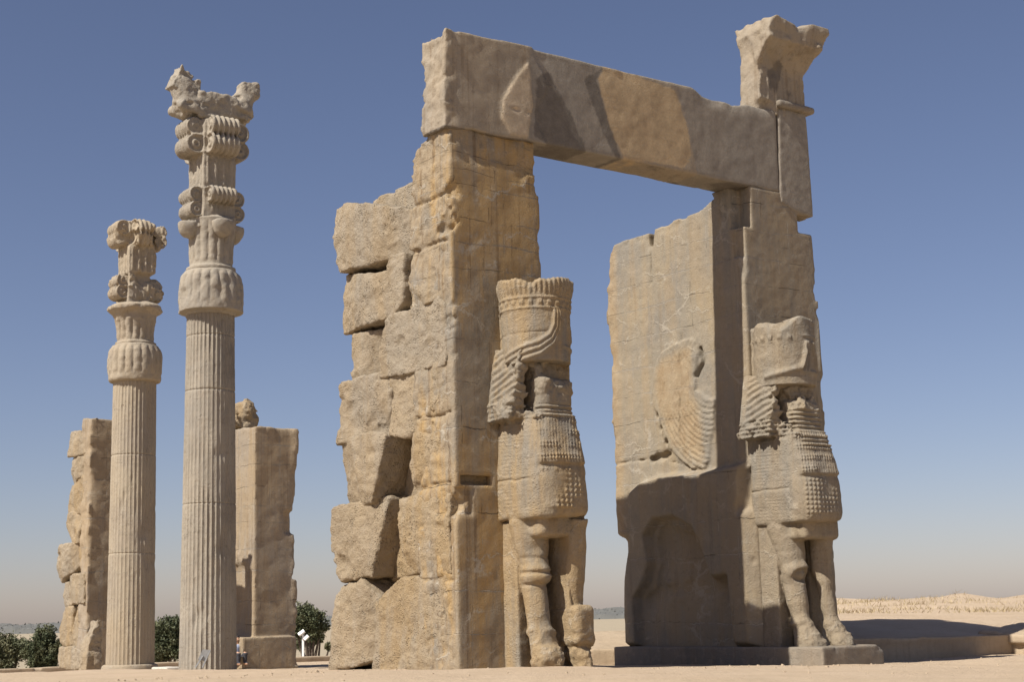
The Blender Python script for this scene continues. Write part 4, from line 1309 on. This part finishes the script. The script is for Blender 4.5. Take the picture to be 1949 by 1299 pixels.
# dry grass on the bank's crest
gv, gf = [], []
for _ in range(17000):
    X = random.uniform(24, 75); Y = random.uniform(13, 38)
    if X-(12+1.02*(Y-3)) < 0 or fbm(np.array([X]), np.array([Y]), np.array([0.0]), 0.55, 3, 77.0)[0] < 0.02: continue
    z = float(bank_z(np.array([X]), np.array([Y]))[0])
    a = random.uniform(0, 6.283); hh = random.uniform(0.05, 0.20); w = 0.02
    lx, ly = random.gauss(0, 0.14), random.gauss(0, 0.14)
    b = len(gv)
    gv += [(X-w*math.cos(a), Y-w*math.sin(a), z-0.03), (X+w*math.cos(a), Y+w*math.sin(a), z-0.03), (X+lx+0.006, Y+ly, z+hh), (X+lx-0.006, Y+ly, z+hh)]
    gf.append([b, b+1, b+2, b+3])
go = link_mesh('dry_grass', gv, gf, M_GRASS, None, False)
tag(go, 'dry straw coloured grass growing along the crest of the earth bank', 'grass', None, 'stuff')

# ------------------------------------------------------------------ boundary wall, slab, floodlight frame, person
BWY = 41.0
carve('boundary_wall', lambda X, Y, Z: box(X, Y, Z, -24, 34, BWY, BWY+0.5, -1.8, -0.78, 0.0), (-24.2, 34.2, BWY-0.2, BWY+0.7, -1.7, -0.6), 0.07, M_MUD, None,
      lambda x, y, z: 0.03*fbm(x, y, z, 0.9, 3, 251.0), 0.3, None, None, (5, BWY+0.25, -1.0))
tag(bpy.data.objects['boundary_wall'], 'long low stone parapet at the terrace edge in front of the trees', 'low wall')
q = CAM+ray(316, 1275)*44.5
tag(carve('stone_slab', lambda X, Y, Z: box(X, Y, Z, q[0]-0.22, q[0]+0.22, q[1]-0.5, q[1]+0.5, q[2]-0.25, q[2]+0.06, 0.02), (q[0]-0.55, q[0]+0.5, q[1]-0.9, q[1]+0.9, q[2]-0.2, q[2]+0.2), 0.03,
          plain_mat('pale_limestone', (0.52, 0.48, 0.41), 0.8), None, lambda x, y, z: 0.012*fbm(x, y, z, 3, 3, 255.0), 0.2, None, None, (q[0], q[1], q[2]-0.1)),
    'flat pale stone slab lying on the ground between the two columns', 'stone slab')

q = CAM+ray(384, 1272)*41.2
fr = thing('metal_frame', 'small tilted grey metal frame at the foot of the tall column', 'metal frame', (q[0], q[1], q[2]))


def bar(a, b, w, name, mat, parent):
    a = Vector(a); b = Vector(b); d = (b-a).normalized()
    s = d.orthogonal().normalized()*w; t = d.cross(s).normalized()*w
    vs = [a+s+t, a-s+t, a-s-t, a+s-t, b+s+t, b-s+t, b-s-t, b+s-t]
    link_mesh(name, [tuple(v) for v in vs], [[0, 1, 5, 4], [1, 2, 6, 5], [2, 3, 7, 6], [3, 0, 4, 7], [3, 2, 1, 0], [4, 5, 6, 7]], mat, parent, False)


rv = Vector(_R); uv = Vector((0, 0, 1)); Q0 = Vector(q)
bar(Q0-rv*0.16, Q0+rv*0.03+uv*0.30, 0.018, 'strut', M_METAL, fr)
bar(Q0+rv*0.02, Q0+rv*0.22+uv*0.44, 0.018, 'strut', M_METAL, fr)
pv = [Q0-rv*0.10+uv*0.18, Q0+rv*0.09+uv*0.14, Q0+rv*0.22+uv*0.42, Q0+rv*0.02+uv*0.44]
th = Vector((-0.02, -0.02, 0.02))
link_mesh('plate', [tuple(v+Vector(_F)*0.05) for v in pv]+[tuple(v+Vector(_F)*0.05+th) for v in pv], [[0, 1, 2, 3], [7, 6, 5, 4], [0, 4, 5, 1], [1, 5, 6, 2], [2, 6, 7, 3], [3, 7, 4, 0]], M_METAL, fr, False)

# a visitor sitting in the shade of the far doorway
pq = CAM+ray(450, 1266)*56.0
px_, py_, pz_ = pq
M_SKIN = plain_mat('skin', (0.45, 0.27, 0.18), 0.6, var=0.05)
M_SHIRT = plain_mat('pale_blue_shirt', (0.33, 0.38, 0.52), 0.85, var=0.06)
M_TROUS = plain_mat('dark_trousers', (0.05, 0.05, 0.06), 0.9)
M_HAIR = plain_mat('dark_hair', (0.02, 0.016, 0.014), 0.6)
per = thing('person', 'person with dark hair in a pale blue shirt sitting in shade behind the tall column', 'person', (px_, py_, pz_))


def pbody(X, Y, Z):
    x, y, z = X-px_, Y-py_, Z-pz_
    d = cap(x, y, z, (0, 0, 0.20), (0, -0.02, 0.58), 0.13, 0.15)
    d = smin(d, box(x, y, z, -0.19, 0.19, -0.10, 0.08, 0.54, 0.66, 0.06), 0.06)
    d = smin(d, cap(x, y, z, (0, -0.02, 0.62), (0, -0.04, 0.76), 0.06, 0.055), 0.03)
    d = smin(d, ell(x, y, z, (0, -0.05, 0.88), (0.078, 0.095, 0.115)), 0.02)
    d = smin(d, cap(x, y, z, (0, -0.14, 0.88), (0, -0.16, 0.855), 0.012, 0.016), 0.015)
    for s in (-1, 1):
        d = smin(d, cap(x, y, z, (s*0.09, 0, 0.16), (s*0.13, -0.42, 0.36), 0.09, 0.065), 0.04)
        d = smin(d, cap(x, y, z, (s*0.13, -0.42, 0.36), (s*0.13, -0.40, 0.02), 0.065, 0.045), 0.02)
        d = smin(d, cap(x, y, z, (s*0.13, -0.40, 0.03), (s*0.14, -0.55, 0.02), 0.045, 0.035), 0.02)
        d = smin(d, cap(x, y, z, (s*0.19, -0.02, 0.60), (s*0.25, -0.12, 0.36), 0.05, 0.04), 0.03)
        d = smin(d, cap(x, y, z, (s*0.25, -0.12, 0.36), (s*0.14, -0.36, 0.42), 0.04, 0.03), 0.02)
        for k in range(4):
            d = smin(d, cap(x, y, z, (s*(0.15-0.018*k), -0.37, 0.435-0.006*k), (s*(0.135-0.02*k), -0.44-0.006*(k % 3), 0.405), 0.010, 0.008), 0.006)
        d = smin(d, cap(x, y, z, (s*0.13, -0.35, 0.43), (s*0.09, -0.39, 0.43), 0.011, 0.009), 0.006)
    return d


bb = (px_-0.4, px_+0.4, py_-0.7, py_+0.25, pz_-0.06, pz_+1.06)
pbo = carve('body', pbody, bb, 0.016, M_SKIN, per)
carve('shirt', lambda X, Y, Z: np.maximum(pbody(X, Y, Z)-0.014, np.maximum(pz_+0.19-Z, np.maximum(Z-pz_-0.70, -(Y-py_)-0.2))), bb, 0.016, M_SHIRT, pbo)
carve('trousers', lambda X, Y, Z: np.maximum(pbody(X, Y, Z)-0.016, np.maximum(np.maximum(Z-pz_-0.40, pz_+0.05-Z), np.minimum(Z-pz_-0.22, (Y-py_)+0.14)-0.02)), bb, 0.016, M_TROUS, pbo)
carve('hair', lambda X, Y, Z: np.maximum(ell(X-px_, Y-py_, Z-pz_, (0, -0.035, 0.905), (0.092, 0.105, 0.118)), -(Z-pz_-0.86)-1.2*((Y-py_)+0.06)), bb, 0.014, M_HAIR, pbo)


# ------------------------------------------------------------------ trees, lamp and far woodland
def tree(px, depth, ybase_px, crown, name, label, mat, seed, leaves=14000, size=0.085, group='trees beyond the terrace'):
    """crown: list of (px, py, radius_px) blobs at that depth"""
    rnd = np.random.default_rng(seed)
    k = depth/FPX
    blobs = [(CAM+ray(x, y)*depth, r*k) for x, y, r in crown]
    foot = CAM+ray(px, ybase_px)*depth
    foot = np.array([foot[0], foot[1], -9.6])
    t = thing(name, label, 'tree', foot, group)
    w = np.array([b[1]**2 for b in blobs]); w = w/w.sum()
    V, Fq = [], []
    for b, (c, r) in enumerate(blobs):
        n = int(leaves*w[b])
        # clumps over the blob
        nc = 70
        cl = rnd.normal(size=(nc, 3)); cl /= np.linalg.norm(cl, axis=1)[:, None]
        cl = cl*(r*rnd.uniform(0.35, 0.92, (nc, 1)))*np.array([1, 1, 0.85])+c
        wh = rnd.integers(0, nc, n)
        p = cl[wh]+rnd.normal(size=(n, 3))*r*0.12
        a = rnd.normal(size=(n, 3)); a /= np.linalg.norm(a, axis=1)[:, None]
        e = np.cross(a, rnd.normal(size=(n, 3))); e /= np.linalg.norm(e, axis=1)[:, None]
        s = size*rnd.uniform(0.6, 1.3, (n, 1))
        V.append(np.stack([p-a*s-e*s*0.2, p+e*s*0.45, p+a*s+e*s*0.1, p-e*s*0.45], 1).reshape(-1, 3))
    V = np.concatenate(V)
    link_mesh('crown', V, np.arange(len(V)).reshape(-1, 4), mat, t, False)
    top = np.mean([b[0] for b in blobs], 0)
    tv, tf = [], []
    def limb(a, b, ra, rb):
        a = np.array(a); b = np.array(b); d = (b-a)/np.linalg.norm(b-a)
        s = np.cross(d, [0.3, 0.9, 0.1]); s /= np.linalg.norm(s); u = np.cross(d, s)
        o = len(tv)
        for c, r in ((a, ra), (b, rb)):
            for i in range(8):
                an = i*math.pi/4; tv.append(c+r*(math.cos(an)*s+math.sin(an)*u))
        for i in range(8): tf.append([o+i, o+(i+1) % 8, o+8+(i+1) % 8, o+8+i])
    mid = foot*0.35+top*0.65
    limb(foot, mid, 0.32, 0.2)
    for c, r in blobs: limb(mid, c+np.array([0, 0, r*0.2]), 0.14, 0.04)
    link_mesh('trunk', tv, tf, M_BARK, t, True)
    return t


tree(20, 95, 1300, [(12, 1232, 34), (38, 1238, 30), (-18, 1236, 36), (14, 1262, 34)], 'pine_tree', 'bushy dark green tree at the far left edge, lower than its neighbour', M_LEAF2, 1)
tree(82, 92, 1300, [(88, 1214, 27), (66, 1236, 30), (98, 1240, 32), (80, 1262, 34)], 'pine_tree', 'dark green tree just left of the far left pier', M_LEAF, 2)
tree(318, 90, 1300, [(330, 1196, 30), (302, 1206, 28), (316, 1230, 36), (340, 1230, 34), (300, 1244, 32)], 'pine_tree', 'rounded green tree seen between the two columns', M_LEAF, 3)
tree(590, 96, 1300, [(578, 1172, 28), (602, 1178, 24), (590, 1196, 30), (612, 1196, 15), (560, 1190, 30)], 'pine_tree', 'dark umbrella shaped pine right of the far right pier', M_LEAF, 4, 12000, 0.09)
tree(600, 100, 1300, [(590, 1222, 16), (572, 1226, 14), (628, 1232, 12), (610, 1216, 10)], 'shrub', 'low green shrub under the umbrella pine beside the lamp', M_LEAF2, 5, 3500, 0.10, None)

lp = CAM+ray(577, 1242)*80.0
lamp = thing('street_lamp', 'small white two headed lamp post in front of the umbrella pine', 'street lamp', (lp[0], lp[1], -9.5))
lz = (CAM+ray(577, 1212)*80.0)[2]
bar((lp[0], lp[1], -9.5), (lp[0], lp[1], lz), 0.05, 'pole', M_WHITE, lamp)
for cxp, cyp, w in ((574, 1206, 0.14), (583, 1215, 0.10)):
    c = Vector(CAM+ray(cxp, cyp)*80.0)
    d = rv*w+uv*0.10
    bar(c-d, c+d, 0.075, 'lamp_head', M_WHITE, lamp)
    bar((lp[0], lp[1], lz), tuple(c), 0.03, 'arm', M_WHITE, lamp)

# woodland far out on the plain, one mass
rw = np.random.default_rng(5)
na_, nd_ = 520, 26
aa, dd = np.meshgrid(np.linspace(-0.38, 0.42, na_), np.linspace(0, 1, nd_), indexing='ij')
h2 = np.hypot(_F[0], _F[1])
fx_, fy_ = _F[0]/h2, _F[1]/h2
dep = 2300+600*dd
wx = CAM[0]+(fx_*np.cos(aa)+fy_*np.sin(aa))*dep
wy = CAM[1]+(fy_*np.cos(aa)-fx_*np.sin(aa))*dep
wz = -9.6+np.sin(np.pi*dd)**0.35*(12.5+5.0*fbm(wx, wy, wx*0, 0.006, 3, 301.0)+4.5*fbm(wx, wy, wx*0, 0.045, 3, 303.0))
wV = np.stack([wx, wy, wz], -1).reshape(-1, 3)
pi_, pj_ = np.meshgrid(np.arange(na_-1), np.arange(nd_-1), indexing='ij')
q0 = (pi_*nd_+pj_).ravel()
wQ = [list(q) for q in np.stack([q0, q0+nd_, q0+nd_+1, q0+1], 1)]
wL = [wV]
nl = 9000
pick = rw.integers(0, len(wV), nl)
pc = wV[pick]+rw.normal(size=(nl, 3))*np.array([3, 3, 0.6])
nn = rw.normal(size=(nl, 3)); nn /= np.linalg.norm(nn, axis=1)[:, None]
ee = np.cross(nn, rw.normal(size=(nl, 3))); ee /= np.linalg.norm(ee, axis=1)[:, None]
sz = rw.uniform(0.7, 1.8, (nl, 1))
wL.append(np.stack([pc-nn*sz, pc+ee*sz*0.7, pc+nn*sz, pc-ee*sz*0.7], 1).reshape(-1, 3))
wQ += [[len(wV)+4*k, len(wV)+4*k+1, len(wV)+4*k+2, len(wV)+4*k+3] for k in range(nl)]
tag(link_mesh('far_woodland', np.concatenate(wL), wQ, leaf_mat('hazed_foliage', (0.13, 0.13, 0.115), (0.16, 0.155, 0.135)), None, False),  # distance haze is mixed into this pale grey leaf colour
    'hazy grey green belt of far trees out on the plain', 'woodland', None, 'stuff')

# pebbles on the sand
pv_, pf = [], []
for _ in range(450):
    X = random.uniform(-12, 16); Y = random.uniform(-9, 1.0)
    if random.random() < 0.6: Y = -abs(random.gauss(0, 1.0))-0.05 if X < 2.2 or X > 8.5 else -1.8-abs(random.gauss(0, 0.8))
    r = random.uniform(0.008, 0.026)*(1.8 if random.random() < 0.06 else 1)
    z = float(terrain(np.array([X]), np.array([Y]))[0])
    b = len(pv_)
    for i in range(6):
        an = i*math.pi/3+random.uniform(-0.2, 0.2)
        pv_.append((X+r*math.cos(an)*random.uniform(0.8, 1.2), Y+r*math.sin(an), z-0.005))
    for i in range(6):
        an = i*math.pi/3
        pv_.append((X+0.6*r*math.cos(an), Y+0.6*r*math.sin(an), z+r*random.uniform(0.5, 0.9)))
    for i in range(6): pf.append([b+i, b+(i+1) % 6, b+6+(i+1) % 6, b+6+i])
    pf += [[b+6, b+7, b+8, b+9], [b+6, b+9, b+10, b+11]]
tag(link_mesh('pebbles', pv_, pf, M_MUD, None, False), 'small loose pebbles scattered over the sandy ground before the gate', 'pebbles', None, 'stuff')
